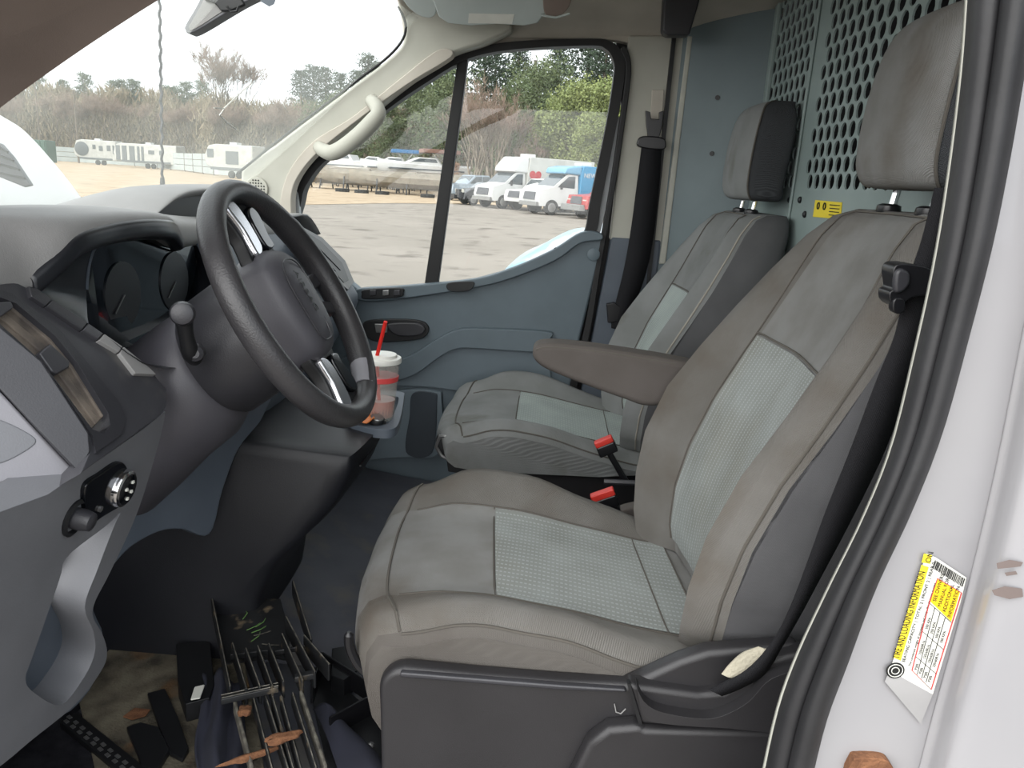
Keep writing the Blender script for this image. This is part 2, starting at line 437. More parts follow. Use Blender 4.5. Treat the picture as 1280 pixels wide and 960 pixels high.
# solid sheet around the two punched fields
for y0, y1, z0, z1 in ((.72,2.40,.66,1.70),(.72,y_b0,1.70,2.32),(B[2],y_a0,1.70,2.32),(A[2],2.40,1.70,2.32)):
    wall.add([(BX,y0,z0),(BX,y1,z0),(BX,y1,z1),(BX,y0,z1),(BX+.004,y0,z0),(BX+.004,y1,z0),(BX+.004,y1,z1),(BX+.004,y0,z1)], [(0,1,2,3),(4,7,6,5),(0,4,5,1),(1,5,6,2),(2,6,7,3),(3,7,4,0)])
bulk = wall.ob('wall_rear', 'bulkhead', kind='structure', smooth=0)
ob('perforated_panel', A[0], A[1], 'bulkhead', bulk, smooth=0)
ob('perforated_panel', B[0], B[1], 'bulkhead', bulk, smooth=0)
q = MB().box((BX-.004, 2.0, 1.5), (.006, .012, 1.65)).box((BX-.004, 1.22, 1.5), (.006, .035, 1.65)); q.ob('seam_strip', 'bulkhead', bulk, bevel=.002)
q = MB().box((BX-.005, 2.37, 1.5), (.012, .03, 1.65)); q.ob('edge_flange', 'bulkhead', bulk, bevel=.003)
for (x, y) in ((1001,250),(988,250),(1007,268),(914,122)):
    c = UX(x, y, BX); MB().lathe([(.008,0),(.008,.003),(.004,.006)], c+Vector((-.001,0,0)), (-1,0,0), 10).ob('rivet', 'black', bulk)
# wing panel joining the bulkhead to the passenger pillar
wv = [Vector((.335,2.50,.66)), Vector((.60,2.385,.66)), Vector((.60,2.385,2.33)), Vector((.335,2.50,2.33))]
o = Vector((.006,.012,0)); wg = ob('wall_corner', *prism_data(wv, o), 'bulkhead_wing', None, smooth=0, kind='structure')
for (x, y) in ((897,122),(890,192)):
    d = ray(x, y); nrm = Vector((-.115,-.265,0)).normalized(); c = UP(x, y, wv[0], nrm)
    MB().lathe([(.007,0),(.007,.003)], c, nrm, 10).ob('rivet', 'black', wg)
ed = [Vector((.333,2.49,z)) for z in (.66, 2.3)]; MB().box((.330,2.487,1.49), (.012,.02,1.66)).ob('edge_flange', 'black', wg)
# cargo bay shell behind the bulkhead; its inner shade is put in as black
cg = MB()
for c, d in (((2.2,.70,1.45),(3.16,.02,1.7)),((2.2,2.6,1.45),(3.16,.02,1.7)),((2.2,1.65,2.36),(3.16,1.92,.02)),((2.2,1.65,.62),(3.16,1.92,.02)),((3.79,1.65,1.5),(.02,1.92,1.75))): cg.box(c, d)
cg.ob('wall_cargo', 'rubber_black', kind='structure', smooth=0)
# yellow sticker on the bulkhead
a = [UX(x, y, BX-.002) for x, y in ((1019,250),(1052,253),(1050,274),(1016,271))]
st = ob('warning_sticker', *prism_data(a, Vector((.0015,0,0))), 'yellow', smooth=0, label='small yellow warning sticker with black rings on the grey bulkhead', cat='sticker')
for yy, s in ((.18, 1), (.42, 1)):
    c = a[0].lerp(a[1], yy).lerp(a[3].lerp(a[2], yy), .32); n = 14
    tube('ring_mark', [c+Vector((-.0015, math.cos(t*2*math.pi/n)*.007, math.sin(t*2*math.pi/n)*.007)) for t in range(n+1)], .0014, 'ink', st, seg=4)
for k in range(4):
    c = a[0].lerp(a[1], .62).lerp(a[3].lerp(a[2], .62), .2+.2*k); d = a[0].lerp(a[1], .95).lerp(a[3].lerp(a[2], .95), .2+.2*k)
    tube('text_line', [c+Vector((-.001,0,0)), d+Vector((-.001,0,0))], .0012, 'ink', st, seg=4)

# passenger side pillar (B pillar) trim
WY = 2.49
wr = yplate('wall_right', [(786,44),(852,44),(868,44),(846,180),(827,310),(762,300),(776,180)], 'pillar_trim', WY, .04, kind='structure', bevel=.006)
yplate('door_jamb', [(770,52),(800,52),(806,620),(640,620),(700,440),(738,296),(756,296),(778,150)], 'rubber_black', WY+.05, .02, wr)
yplate('lower_trim', [(764,296),(827,300),(790,620),(700,620),(744,400)], 'panel_blue', WY-.004, .04, wr, bevel=.008)
yplate('belt_slot_cover', [(815,112),(830,112),(828,152),(813,152)], 'headliner', WY-.005, .006, wr, bevel=.002)
yplate('pillar_edge', [(860,45),(866,45),(832,330),(824,330)], 'body_edge', WY-.012, .02, wr)
yplate('door_seal', smooth_px([(782,58),(789,80),(786,120),(770,230),(752,330),(735,430),(700,560),(690,560),(726,430),(745,330),(763,230),(779,120),(782,80),(776,62)], 60), 'rubber_black', WY-.016, .03, wr)

t3 = yplate('trim_3', smooth_px([(520,78),(560,56),(620,34),(700,26),(800,24),(800,56),(760,50),(640,54),(585,66),(540,92)], 60), 'headliner', 2.505, .04, kind='structure', bevel=.008)
# windscreen
gl = [Vector((-.455,.86,2.09)),Vector((-.43,1.65,2.14)),Vector((-.455,2.40,2.09)),Vector((-.93,2.44,1.64)),Vector((-1.22,2.42,1.40)),Vector((-1.28,1.65,1.38)),Vector((-1.22,.84,1.40)),Vector((-.93,.86,1.64))]
rows = [[Vector((x-.06*(1-((y-1.65)/.78)**2), y, z)) for y in (.88,1.1,1.35,1.65,1.95,2.2,2.44)] for x, z in ((-.42,2.12),(-.60,1.93),(-.90,1.655),(-1.22,1.40))]
ws = grid('window_1', rows, 'windshield_glass', nu=20, nv=10, smooth=180, kind='structure')

# A pillar trim, passenger side
AY = 2.42
t1 = yplate('trim_1', smooth_px([(505,30),(512,14),(560,10),(640,30),(610,52),(560,70),(500,112),(440,160),(395,190),(362,232),(352,270),(356,300),(330,300),(300,218),(345,180),(400,138),(450,100),(484,74),(503,54)], 90), 'pillar_trim', AY, .07, kind='structure', bevel=.012, bseg=3)
yplate('pillar_step', smooth_px([(548,62),(500,98),(440,146),(392,176),(362,212),(350,250),(352,285),(364,285),(364,245),(374,218),(400,188),(450,148),(510,105),(565,70)], 80), 'headliner', AY-.012, .05, t1, bevel=.008)
tube('glass_edge', cr([U(x, y, AY-.02) for x, y in ((298,216),(345,178),(400,136),(450,98),(484,72),(503,50),(507,30),(498,8))], 30), .004, 'rubber_black', t1, seg=6)
c = U(321, 236, AY-.004); sg = MB().lathe([(.036,0),(.036,.005),(.032,.007)], c, (0,-1,0), 28).ob('speaker_grille', 'pillar_trim', t1, bevel=.001)
dm = MB()
for i in range(-3, 4):
    for j in range(-3, 4):
        if i*i+j*j < 11: dm.lathe([(.0026,0),(.0026,.0015)], c+Vector((i*.0085, -.0068, j*.0085)), (0,-1,0), 6)
dm.ob('grille_holes', 'ink', sg, kind='stuff')
# A pillar, driver side: thick padded post with the darker fabric-look trim
def bandpost(name, ctr, m, w, d, **kw):
    rows = []
    for (x, y, z, s) in ctr:
        rows.append([Vector((x+a*s*d, y+b*s*w, z+c2*s)) for a, b, c2 in ((0,0,0),(.5,-.1,.10),(1,-.5,.16),(1,-1,.10),(.2,-1.15,0),(-.5,-1.1,-.1),(-.8,-.5,-.1),(-.5,.0,-.08))])
    return grid(name, rows, m, closed_u=True, caps=True, nv=20, smooth=60, **kw)
P0 = U(203,-3,1.0); P1 = U(0,135,1.0); dr = (P1-P0)
up = Vector((.64,0,.77))
rows = []
for t in (-1.2,-.4,0,.3,.6,1,1.6,2.2):
    p = P0+dr*t+Vector((0,0,-.012*(t-.5)**2+.003))
    rows.append([p, p+up*.010+Vector((0,-.004,0)), p+up*.06+Vector((0,-.05,0)), p+up*.11+Vector((0,-.16,0)), p+up*.13+Vector((0,-.30,0)), p+up*.02+Vector((-.02,-.31,0)), p-up*.02+Vector((-.06,-.2,0)), p+Vector((-.05,-.02,-.01))])
grid('trim_2', rows, 'pillar_dark', closed_u=True, caps=True, nv=24, smooth=60, kind='structure')

# passenger door
DY = 2.475
dr1 = yplate('door_1', [(330,292),(372,296),(400,320),(430,348),(452,366),(520,362),(592,350),(640,337),(690,316),(722,296),(736,290),(750,291),(756,300),(748,330),(722,436),(690,620),(640,760),(250,760),(300,500)], 'door_panel', DY, .06, kind='structure', bevel=.010, bseg=3)
fo = smooth_px([(363,300),(364,250),(372,226),(398,192),(470,130),(530,88),(580,64),(640,52),(735,48),(764,52),(779,68),(781,92),(772,150),(752,250),(742,296),(700,330),(560,372),(450,380)], 110)
fi = smooth_px([(376,300),(377,250),(386,226),(410,198),(480,140),(535,102),(584,74),(640,62),(735,57),(757,61),(767,76),(767,98),(757,160),(738,250),(728,296),(690,340),(560,380),(450,388)], 110)
fr = yplate('window_frame', fo, 'rubber_black', DY+.012, .05, dr1, holes=[fi], bevel=.003)
yplate('window_divider', [(573,68),(586,66),(546,366),(529,366)], 'rubber_black', DY+.02, .03, dr1)
yplate('window_pane', fi, 'side_glass', DY+.035, .005, dr1, bevel=0)
yplate('outer_frame', smooth_px([(771,150),(778,170),(758,260),(744,310),(736,300),(752,240)], 40), 'door_frame_light', DY+.03, .02, dr1)
yplate('mirror_sail', smooth_px([(364,248),(371,240),(374,262),(374,300),(366,300)], 30), 'door_frame_light', DY+.004, .02, dr1)
yplate('armrest_ledge', smooth_px([(430,446),(470,452),(510,446),(545,425),(570,413),(600,411),(684,415),(688,424),(686,440),(600,436),(572,436),(550,446),(515,470),(470,480),(420,480)], 70), 'door_panel', DY-.030, .04, dr1, bevel=.014, bseg=3)
yplate('lower_insert', smooth_px([(560,424),(600,419),(680,422),(684,440),(676,500),(540,484),(440,480),(500,474),(536,446)], 70), 'door_insert', DY-.012, .03, dr1, bevel=.006)
yplate('map_pocket', smooth_px([(430,500),(505,488),(545,490),(552,500),(549,566),(500,572),(420,570)], 50), 'door_insert', DY-.03, .03, dr1, bevel=.008)
yplate('pocket_recess', smooth_px([(516,492),(543,492),(546,504),(540,566),(508,566),(512,520)], 40), 'pocket_dark', DY-.036, .01, dr1, bevel=.002)
yplate('top_ledge', smooth_px([(446,362),(500,358),(592,349),(640,335),(690,313),(726,291),(750,291),(752,300),(726,304),(694,326),(640,348),(592,360),(500,374),(450,376)], 70), 'door_panel', DY-.02, .04, dr1, bevel=.010, bseg=3)
yplate('switch_plate', smooth_px([(456,362),(500,360),(504,366),(498,372),(456,374),(452,368)], 30), 'black', DY-.03, .02, dr1, bevel=.003)
for x in (462, 478, 492): yplate('window_switch', [(x,363),(x+8,362.5),(x+8,369),(x,370)], 'metal_dull' if x == 478 else 'dash_dark', DY-.036, .01, dr1, bevel=.002)
yplate('grip_recess', smooth_px([(560,354),(590,352),(592,358),(584,364),(562,364)], 20), 'black', DY-.026, .01, dr1, bevel=.002)
hb = yplate('handle_recess', smooth_px([(456,402),(500,399),(528,402),(536,412),(528,423),(500,427),(470,427),(458,420)], 50), 'black', DY-.012, .02, dr1, bevel=.003)
yplate('door_handle', smooth_px([(486,405),(520,404),(531,411),(524,419),(500,420),(488,414)], 40), 'dash_dark', DY-.028, .016, dr1, bevel=.006)
yplate('lock_lever', [(468,405),(484,405),(484,416),(470,416)], 'metal_dull', DY-.016, .006, dr1, bevel=.002)
MB().lathe([(.009,0),(.008,.012),(.006,.03),(.002,.032)], U(694,322,DY-.01), (0,0,1), 10).ob('lock_pin', 'black', dr1)
MB().lathe([(.02,0),(.02,.004),(.016,.006)], U(742,318,DY-.02), (0,-1,0), 16).ob('speaker_cap', 'door_panel', dr1)
struct(dr1)

# grab handle on the passenger A pillar
g = thing('grab_handle', 'cream plastic grab handle on the far windscreen pillar', 'handle', U(430,160,2.36))
tube('grip', [U(x, y, d) for x, y, d in ((399,184,2.41),(404,188,2.37),(415,191,2.34),(430,184,2.335),(450,168,2.335),(466,152,2.335),(473,142,2.34),(470,132,2.37),(464,126,2.41))], [.019,.021,.023,.024,.024,.024,.022,.021,.019], 'pillar_trim', g, seg=12, n=30, smooth=180)
for (x, y) in ((399,184),(465,127)): MB().lathe([(.024,0),(.022,.012)], U(x, y, 2.425), (0,-1,0), 14).ob('mount', 'pillar_trim', g)

# driver side pillar and body (near right)
L_ = [(1214,-20),(1206,90),(1190,220),(1172,330),(1148,440),(1118,560),(1082,650),(1040,735),(1000,820),(975,890),(955,980)]
R_ = [(1300,-20),(1281,80),(1262,190),(1240,300),(1212,410),(1176,540),(1137,640),(1093,735),(1058,830),(1032,900),(1012,980)]
prof = ((0,.700),(.06,.672),(.16,.655),(.34,.648),(.46,.652),(.56,.640),(.72,.632),(.90,.640),(1,.665))
rows = []
for (l, r) in zip(L_, R_):
    rows.append([U(l[0]+(r[0]-l[0])*t, l[1]+(r[1]-l[1])*t, d) for t, d in prof])
wl = yplate('wall_left', [(x-6, y) for x, y in cr(v3(R_), 40) and [(v.x, v.y) for v in cr(v3(R_), 40)]]+[(950,1250),(930,1700),(1600,1700),(1700,400),(1600,-40)], 'body_white', .650, .012, kind='structure', bevel=.004)
sl = grid('door_seal', rows, 'rubber', wl, nu=24, nv=40, smooth=180, solid=.006, label='ribbed dark rubber door seal')
rows = [[U(l[0]-4, l[1], .705), U(l[0]-2.5, l[1], .69), U(l[0]+1, l[1], .69), U(l[0]+4, l[1], .71)] for l in L_]
grid('pillar_edge', rows, 'body_edge', wl, nv=40, smooth=180, solid=.004)
yplate('inner_pillar_trim', [(x+1, y) for x, y in L_]+[(x+40, y) for x, y in R_[::-1]], 'seat_side', .715, .006, wl)
# stepped outer face of the pillar and body side
rows = []
for (x, y) in ((1330,-20),(1310,150),(1290,300),(1262,450),(1232,600),(1196,750),(1160,880),(1134,980)):
    x += 36; rows.append([U(x-26, y, .650), U(x-12, y, .643), U(x, y, .625), U(x+16, y, .612), U(x+60, y, .606), U(x+200, y, .600), U(x+420, y, .60), U(x+440, y, .66)])
grid('body_step', rows, 'body_white', wl, nu=30, nv=24, smooth=180, solid=.004)
yplate('striker', smooth_px([(1066,952),(1074,948),(1102,949),(1114,956),(1118,975),(1062,975)], 24), 'rust_leaf', .640, .02, wl, bevel=.003)
for pts in ([(1246,704),(1262,700),(1279,703),(1276,708),(1260,710),(1247,711)], [(1240,738),(1256,733),(1278,736),(1279,746),(1262,749),(1243,744)], [(1256,716),(1270,714),(1272,718),(1258,720)]):
    yplate('scuff_mark', pts, 'scuff', .6035, .0003, wl, bevel=0, smooth=0)
struct(wl)

# tyre placard on the driver side pillar
LP, LN = Vector((0,.6465,0)), NY
lb = yplate('tyre_placard', [(1116,828),(1158,692),(1170,697),(1208,722),(1201,752),(1166,868),(1150,862),(1112,836)], 'paper', .6465, .0006, bevel=0, smooth=0, label='white and yellow tyre and loading information placard stuck on the white door pillar', cat='label')
def lq(name, pts, m, dz=.0004): return yplate(name, pts, m, .6465-dz, .0002, lb, bevel=0, smooth=0)
lq('clear_film', [(1112,838),(1166,868),(1151,905),(1106,852)], 'film', .0001)
lq('yellow_strip', [(1117,822),(1152,706),(1161,709),(1126,826)], 'yellow')
lq('yellow_tab', [(1155,692),(1165,694),(1163,705),(1152,703)], 'yellow')
lq('yellow_box', [(1172,724),(1200,740),(1189,777),(1163,752)], 'yellow_deep')
lb_o = U(1125,824,.6458); xd = U(1160,709,.6458)-lb_o; yd = U(1117,822,.6458)-lb_o
text('heading_text', 'TIRE AND LOADING INFORMATION', lb_o+yd*.15, xd, yd, .0092, 'ink', lb, .0001, sx=1.14*xd.length/.18)
text('corner_text', 'ON', U(1163,704,.6458), xd, yd, .007, 'ink', lb, .0001)
for i, s in enumerate(('SEE OWNERS', 'MANUAL FOR', 'ADDITIONAL', 'INFORMATION')):
    f = i/3.0; o_ = U(1170+18*f, 752+20*f, .6458); text('box_text', s, o_, xd, yd, .0047, 'ink', lb, .0001)
for i, s in enumerate(('SEATING CAPACITY | TOTAL 2 | FRONT 2 | REAR 0', 'The combined weight of occupants and cargo should never exceed')):
    text('line_text', s, U(1131+7*i, 828+5*i, .6458), xd, yd, .0040-.0012*i, 'ink', lb, .0001, sx=1.15)
bx = [(1162,752),(1172,723),(1202,741),(1164,862),(1140,838)]
tube('red_frame', [U(x, y, .6460) for x, y in bx+[bx[0]]], .0005, 'ink_red', lb, seg=4)
def lerp2(a, b, t): return (a[0]+(b[0]-a[0])*t, a[1]+(b[1]-a[1])*t)
for t in (.25,.5,.75):
    a_ = lerp2((1162,754),(1188,778),t); b_ = lerp2((1141,838),(1163,858),t); tube('table_line', [U(*a_, .6461), U(*b_, .6461)], .0003, 'ink', lb, seg=4)
for t in (.0,.42,.8):
    a_ = lerp2((1162,754),(1141,838),t); b_ = lerp2((1189,778),(1165,858),t); tube('table_line', [U(*a_, .6461), U(*b_, .6461)], .0003, 'ink', lb, seg=4)
for k in range(4):
    for j, s in enumerate(('P205', '235/65R16', '350 KPA')):
        p_ = lerp2(lerp2((1141,838),(1163,858),(k+.75)/4), lerp2((1162,754),(1188,778),(k+.75)/4), (.05,.28,.66)[j]); text('table_text', s, U(*p_, .6458), xd, yd, .0034, 'ink', lb, .0001)
random.seed(3); t = 0
while t < .96:
    w_ = random.choice((.012,.02,.032)); a_ = lerp2((1169,700),(1207,724),t); c_ = lerp2((1169,700),(1207,724),t+w_)
    lq('barcode_bar', [a_, c_, (c_[0]-3.5,c_[1]+10), (a_[0]-3.5,a_[1]+10)], 'ink'); t += w_+random.choice((.012,.022))
c = U(1119,838,.6462); MB().lathe([(.0085,0),(.0085,.0003)], c, (0,-1,0), 24).ob('emblem_disc', 'ink', lb)
for r_ in (.0066,.0035): tube('emblem_ring', [c+Vector((math.cos(k*math.pi/10)*r_, -.0005, math.sin(k*math.pi/10)*r_)) for k in range(21)], .0004, 'paper', lb, seg=4)

# ================================================================== DASHBOARD
da = thing('dashboard', 'grey and black van dashboard under the windscreen behind the steering wheel', 'dashboard', (-.85, 1.66, .95))
def lipz(px, py, y): return U(px, py, y)
rowspec = [(.765,-.605,1.44,1.47),(.80,-.610,1.485,1.545),(.85,-.622,1.508,1.582),(.90,-.622,1.524,1.596),(.94,-.608,1.552,1.600),(.98,-.604,1.572,1.602),(1.06,-.606,1.580,1.603),(1.14,-.604,1.582,1.602),(1.21,-.606,1.578,1.598),(1.27,-.620,1.570,1.592),(1.34,-.645,1.545,1.585),(1.44,-.66,1.54,1.575),(1.60,-.68,1.53,1.565),(1.90,-.70,1.52,1.56),(2.15,-.72,1.50,1.545),(2.32,-.74,1.485,1.54),(2.44,-.78,1.44,1.48)]
rows = []
for y, lx, lz, cz in rowspec:
    rows.append([Vector(p) for p in ((-1.28,y,1.385),(-1.12,y,1.455),(-.98,y,min(1.53,cz-.02)),(-.82,y,cz-.012),(-.72,y,cz),(lx-.035,y,cz-.002),(lx-.008,y,(lz+cz)/2+.004),(lx,y,lz),(lx-.006,y,lz-.012),(lx-.03,y,lz-.014),(lx-.12,y,lz-.02))])
grid('top_pad', rows, 'dash_pad', da, nu=44, nv=60, smooth=180, solid=.006)
rows = []
for y, h in ((1.36,-.01),(1.44,.025),(1.52,.052),(1.62,.062),(1.85,.062),(1.95,.04),(2.03,-.01)):
    rows.append([Vector((x, y, 1.565+h*k)) for x, k in ((-1.1,-1.2),(-.98,.2),(-.88,.85),(-.80,1),(-.735,.98),(-.725,.85),(-.74,.7),(-.80,.65))])
grid('storage_hood', rows, 'dash_pad', da, nu=26, nv=30, smooth=180)
v_, f_ = prism_data([Vector((-.745,y,z)) for y, z in ((1.40,1.53),(1.46,1.585),(1.54,1.612),(1.84,1.612),(1.93,1.58),(1.98,1.53))], Vector((-.02,0,0))); ob('storage_recess', v_, f_, 'black', da)
# instrument cavity
lip = [(-.535,1.035,1.392),(-.585,.955,1.465),(-.625,.905,1.518),(-.620,.935,1.545),(-.616,.98,1.562),(-.616,1.06,1.571),(-.614,1.14,1.573),(-.616,1.21,1.569),(-.630,1.27,1.561),(-.655,1.34,1.536),(-.67,1.46,1.52),(-.60,1.47,1.40),(-.55,1.30,1.37)]
lens = [(-.655,1.12,1.385),(-.660,1.08,1.43),(-.662,1.078,1.47),(-.662,1.085,1.51),(-.662,1.105,1.545),(-.662,1.15,1.566),(-.662,1.20,1.568),(-.662,1.26,1.566),(-.662,1.31,1.570),(-.662,1.38,1.566),(-.662,1.43,1.52),(-.662,1.43,1.42),(-.655,1.28,1.38)]
a = cr(lip, 52, True); c = cr(lens, 52, True); mid = [p.lerp(q, .45)+Vector((-.01,0,0)) for p, q in zip(a, c)]
a0 = [p+Vector((.004,0,0)) for p in a]
grid('instrument_hood', [a0, a, mid, c], 'cavity', da, closed_u=True, smooth=60)
rows = []
for y, lx, lz, cz in rowspec[3:11]:
    rows.append([Vector((lx-.012, y, lz+.012)), Vector((lx+.003, y, lz+.006)), Vector((lx+.005, y, lz-.004)), Vector((lx+.003, y, lz-.016)), Vector((lx-.016, y, lz-.022))])
grid('hood_lip', rows, 'cavity', da, nu=12, nv=40, smooth=180, solid=.003)
ob('cluster_lens', *prism_data(c, Vector((-.02,0,0))), 'lens', da, smooth=0)
tube('lens_frame', c[10:40], .0032, 'panel_blue', da, seg=6)
for yy in (1.17, 1.34): MB().lathe([(.052,0),(.052,.003),(.047,.003)], (-.6605,yy,1.47), (1,0,0), 28).ob('gauge_ring', 'cavity', da)
tube('gauge_needle', [(-.656,1.17,1.47),(-.656,1.14,1.445)], .0012, 'metal_dull', da, seg=4)
tube('gauge_needle', [(-.656,1.34,1.47),(-.656,1.31,1.445)], .0012, 'metal_dull', da, seg=4)
# vent face (plane runs down and rearwards)
PV, NV = plane3((40,358,.90),(205,480,1.03),(112,566,.80))
slot = [(-60,346),(-10,368),(20,379),(69,420),(96,453),(135,516),(138,532),(129,542),(115,536),(72,480),(46,446),(0,408),(-60,368)]
bez = [(-70,318),(14,350),(36,361),(192,468),(208,486),(208,508),(200,519),(101,592),(113,564),(110,542),(52,452),(0,409),(-70,366)]
vf = plate('vent_bezel', bez, 'bezel', PV, NV, .05, da, holes=[slot], bevel=.003)
plate('vent_frame', [(-70,340),(14,366),(74,411),(104,446),(152,506),(157,522),(153,542),(120,566),(116,545),(60,462),(0,405),(-70,362)], 'dash_dark', PV+NV*.003, NV, .01, da, holes=[slot], bevel=.002)
plate('vent_cavity', [(-70,340),(70,410),(140,515),(136,545),(110,540),(-70,380)], 'black', PV-NV*.03, NV, .004, da, bevel=0)
for k in range(4):
    t = (k+.5)/4; hi = [(-60,348),(20,380),(69,421),(95,454),(133,517)]; lo = [(-60,366),(0,407),(47,446),(73,479),(116,535)]
    c_ = [lerp2(p, q, t) for p, q in zip(hi, lo)]; w_ = .13
    o1 = [lerp2(p, q, t-w_) for p, q in zip(hi, lo)]; o2 = [lerp2(p, q, t+w_) for p, q in zip(hi, lo)]
    plate('vent_slat', o1+o2[::-1], 'vent_dust', PV-NV*(.004+.003*(k % 2)), NV, .006, da, bevel=.0015)
plate('vent_tab', [(50,441),(63,429),(88,452),(87,459),(72,467),(66,464)], 'bezel', PV+NV*.004, NV, .02, da, bevel=.002)
plate('vent_tab', [(-12,378),(14,376),(18,384),(-4,400)], 'bezel', PV+NV*.004, NV, .02, da, bevel=.002)
PB = PV+NV*.006
for pts, m in (([(36,357),(48,361),(65,374),(58,382),(40,370)],'dash_dark'),([(66,374),(110,403),(103,412),(59,382)],'dash_dark'),([(111,404),(130,417),(123,424),(104,412)],'bezel'),([(131,417),(154,433),(149,440),(124,425)],'dash_pad'),([(155,433),(186,458),(196,468),(170,467),(150,441)],'dash_pad')):
    plate('blank_switch', pts, m, PB, NV, .012, da, bevel=.0015)
# left end facet, light end panel, lower panel with map pocket
PF, NF = plane3((0,408,.80),(112,562,.80),(0,486,.775))
plate('end_facet', [(0,408),(52,451),(111,541),(113,564),(100,592),(50,540),(0,487),(-80,420),(-80,360)], 'dash_dark', PF, NF, .03, da, bevel=.002)
PE, NE = plane3((99,592,.80),(0,487,.775),(0,640,.735))
plate('end_panel', [(0,488),(50,541),(98,592),(60,617),(0,639),(-90,655),(-90,430)], 'panel_light', PE, NE, .03, da, bevel=.004)
plate('end_recess', smooth_px([(-40,515),(0,524),(34,540),(46,552),(30,566),(0,580),(-40,585)], 30), 'panel_grey', PE+NE*.001, NE, .004, da, bevel=.002)
PM, NM = plane3((99,592,.80),(207,515,1.0),(70,880,.84))
main = [(98,592)]+[(120,578),(150,557),(180,536),(207,514)]+[(v.x, v.y) for v in cr(v3([(207,516),(198,556),(172,640),(138,715),(119,752),(117,772),(128,792),(134,815),(127,838),(95,880),(40,925),(-10,965),(-90,1010)]), 50)]+[(-90,655),(0,640),(60,618)]
pock = smooth_px([(150,641),(143,657),(122,712),(106,758),(117,790),(118,818),(103,850),(76,881),(46,868),(32,850),(42,818),(74,726),(84,696),(132,658)], 60)
lp = plate('lower_panel', main, 'panel_grey', PM, NM, .05, da, holes=[pock], bevel=.010, bseg=4)
plate('map_pocket', [(x*1.0, y) for x, y in smooth_px([(158,630),(150,660),(130,720),(116,758),(128,790),(128,825),(110,865),(76,895),(40,880),(20,855),(32,810),(66,720),(76,686),(130,640)], 40)], 'panel_blue', PM-NM*.048, NM, .01, da, bevel=0)
plate('switch_pod', smooth_px([(108,608),(128,592),(150,578),(160,586),(163,612),(158,628),(130,646),(113,656),(108,640)], 40), 'black_gloss', PM+NM*.006, NM, .02, da, bevel=.002)
ax = (NM+Vector((.12,0,.02))).normalized(); kc = UP(146, 608, PM, NM)
kn = MB().lathe([(.0255,-.01),(.0255,.008),(.024,.013),(.0205,.015)], kc, ax, 28).ob('light_knob', 'chrome', da)
MB().lathe([(.0205,.0),(.0205,.0155),(.018,.0165)], kc, ax, 28).ob('knob_face', 'black_gloss', kn)
f0 = kc+ax*.017; a_ = Vector((0,1,0)); a_ = (a_-ax*a_.dot(ax)).normalized(); b_ = ax.cross(a_)
for u_, v_ in ((-.009,.004),(.005,.009),(.004,-.004),(-.004,-.011)):
    MB().box(f0+a_*u_+b_*v_, (.0035,.0035,.0035)).ob('knob_mark', 'paper', kn)
sc = UP(92, 647, PM, NM); so_ = MB().lathe([(.021,-.01),(.023,.003),(.019,.005),(.016,-.002)], sc, NM, 24).ob('ignition_socket', 'black', da)
MB().lathe([(.013,-.01),(.013,.012),(.011,.022),(.007,.024)], sc, ax, 20).ob('socket_plug', 'dash_dark', so_)
MB().lathe([(.004,0),(.004,.003)], UP(118, 634, PM, NM)+NM*.006, NM, 10).ob('pod_button', 'metal_dull', da)
# panel below the column, passenger fascia and vent
PK, NK = Vector((-.63,0,0)), Vector((.94,-.34,0)).normalized(); PK = Vector((-.66,1.2,1.1))
plate('knee_panel', smooth_px([(160,560),(330,480),(330,520),(300,560),(280,610),(263,668),(230,662),(200,665),(165,684),(138,712),(120,730),(130,650)], 60), 'panel_blue', PK, NK, .03, da, bevel=.006)
rows = []
for y, x0, z0, x1, z1, x2, z2, x3, z3 in ((1.44,-.66,1.53,-.62,1.40,-.60,1.25,-.70,1.02),(1.66,-.68,1.52,-.60,1.38,-.58,1.20,-.68,1.0),(2.0,-.71,1.51,-.61,1.38,-.58,1.22,-.72,1.0),(2.25,-.735,1.49,-.615,1.37,-.585,1.25,-.74,1.02),(2.36,-.75,1.475,-.625,1.36,-.59,1.26,-.78,1.02),(2.43,-.79,1.43,-.69,1.32,-.66,1.22,-.85,1.02)):
    rows.append([Vector((x0-.04,y,z0+.01)),Vector((x0,y,z0)),Vector((x1,y,z1)),Vector((x2,y,z2)),Vector((x3,y,z3)),Vector((x3-.1,y,z3-.1))])
grid('passenger_fascia', rows, 'panel_blue', da, nu=24, nv=24, smooth=180, solid=.006)
pv = smooth_px([(380,286),(400,300),(430,330),(440,352),(437,360),(428,352),(404,318),(378,296)], 30)
PQ, NQ = plane3((380,286,2.30),(438,356,2.34),(404,330,2.14))
vb = plate('passenger_vent', [(376,282),(402,296),(432,326),(443,352),(436,362),(420,352),(396,330),(370,300)], 'bezel', PQ+NQ*.012, NQ, .02, da, bevel=.003)
plate('vent_opening', [(384,290),(402,302),(428,329),(436,350),(430,353),(402,322)], 'black', PQ+NQ*.014, NQ, .004, vb, bevel=0)
for t in (.3,.6): plate('vent_slat', [lerp2((384,292),(380,296),t),lerp2((430,333),(410,338),t),lerp2((432,336),(412,341),t),lerp2((386,294),(383,299),t)], 'dash_dark', PQ+NQ*.017, NQ, .003, vb, bevel=0)

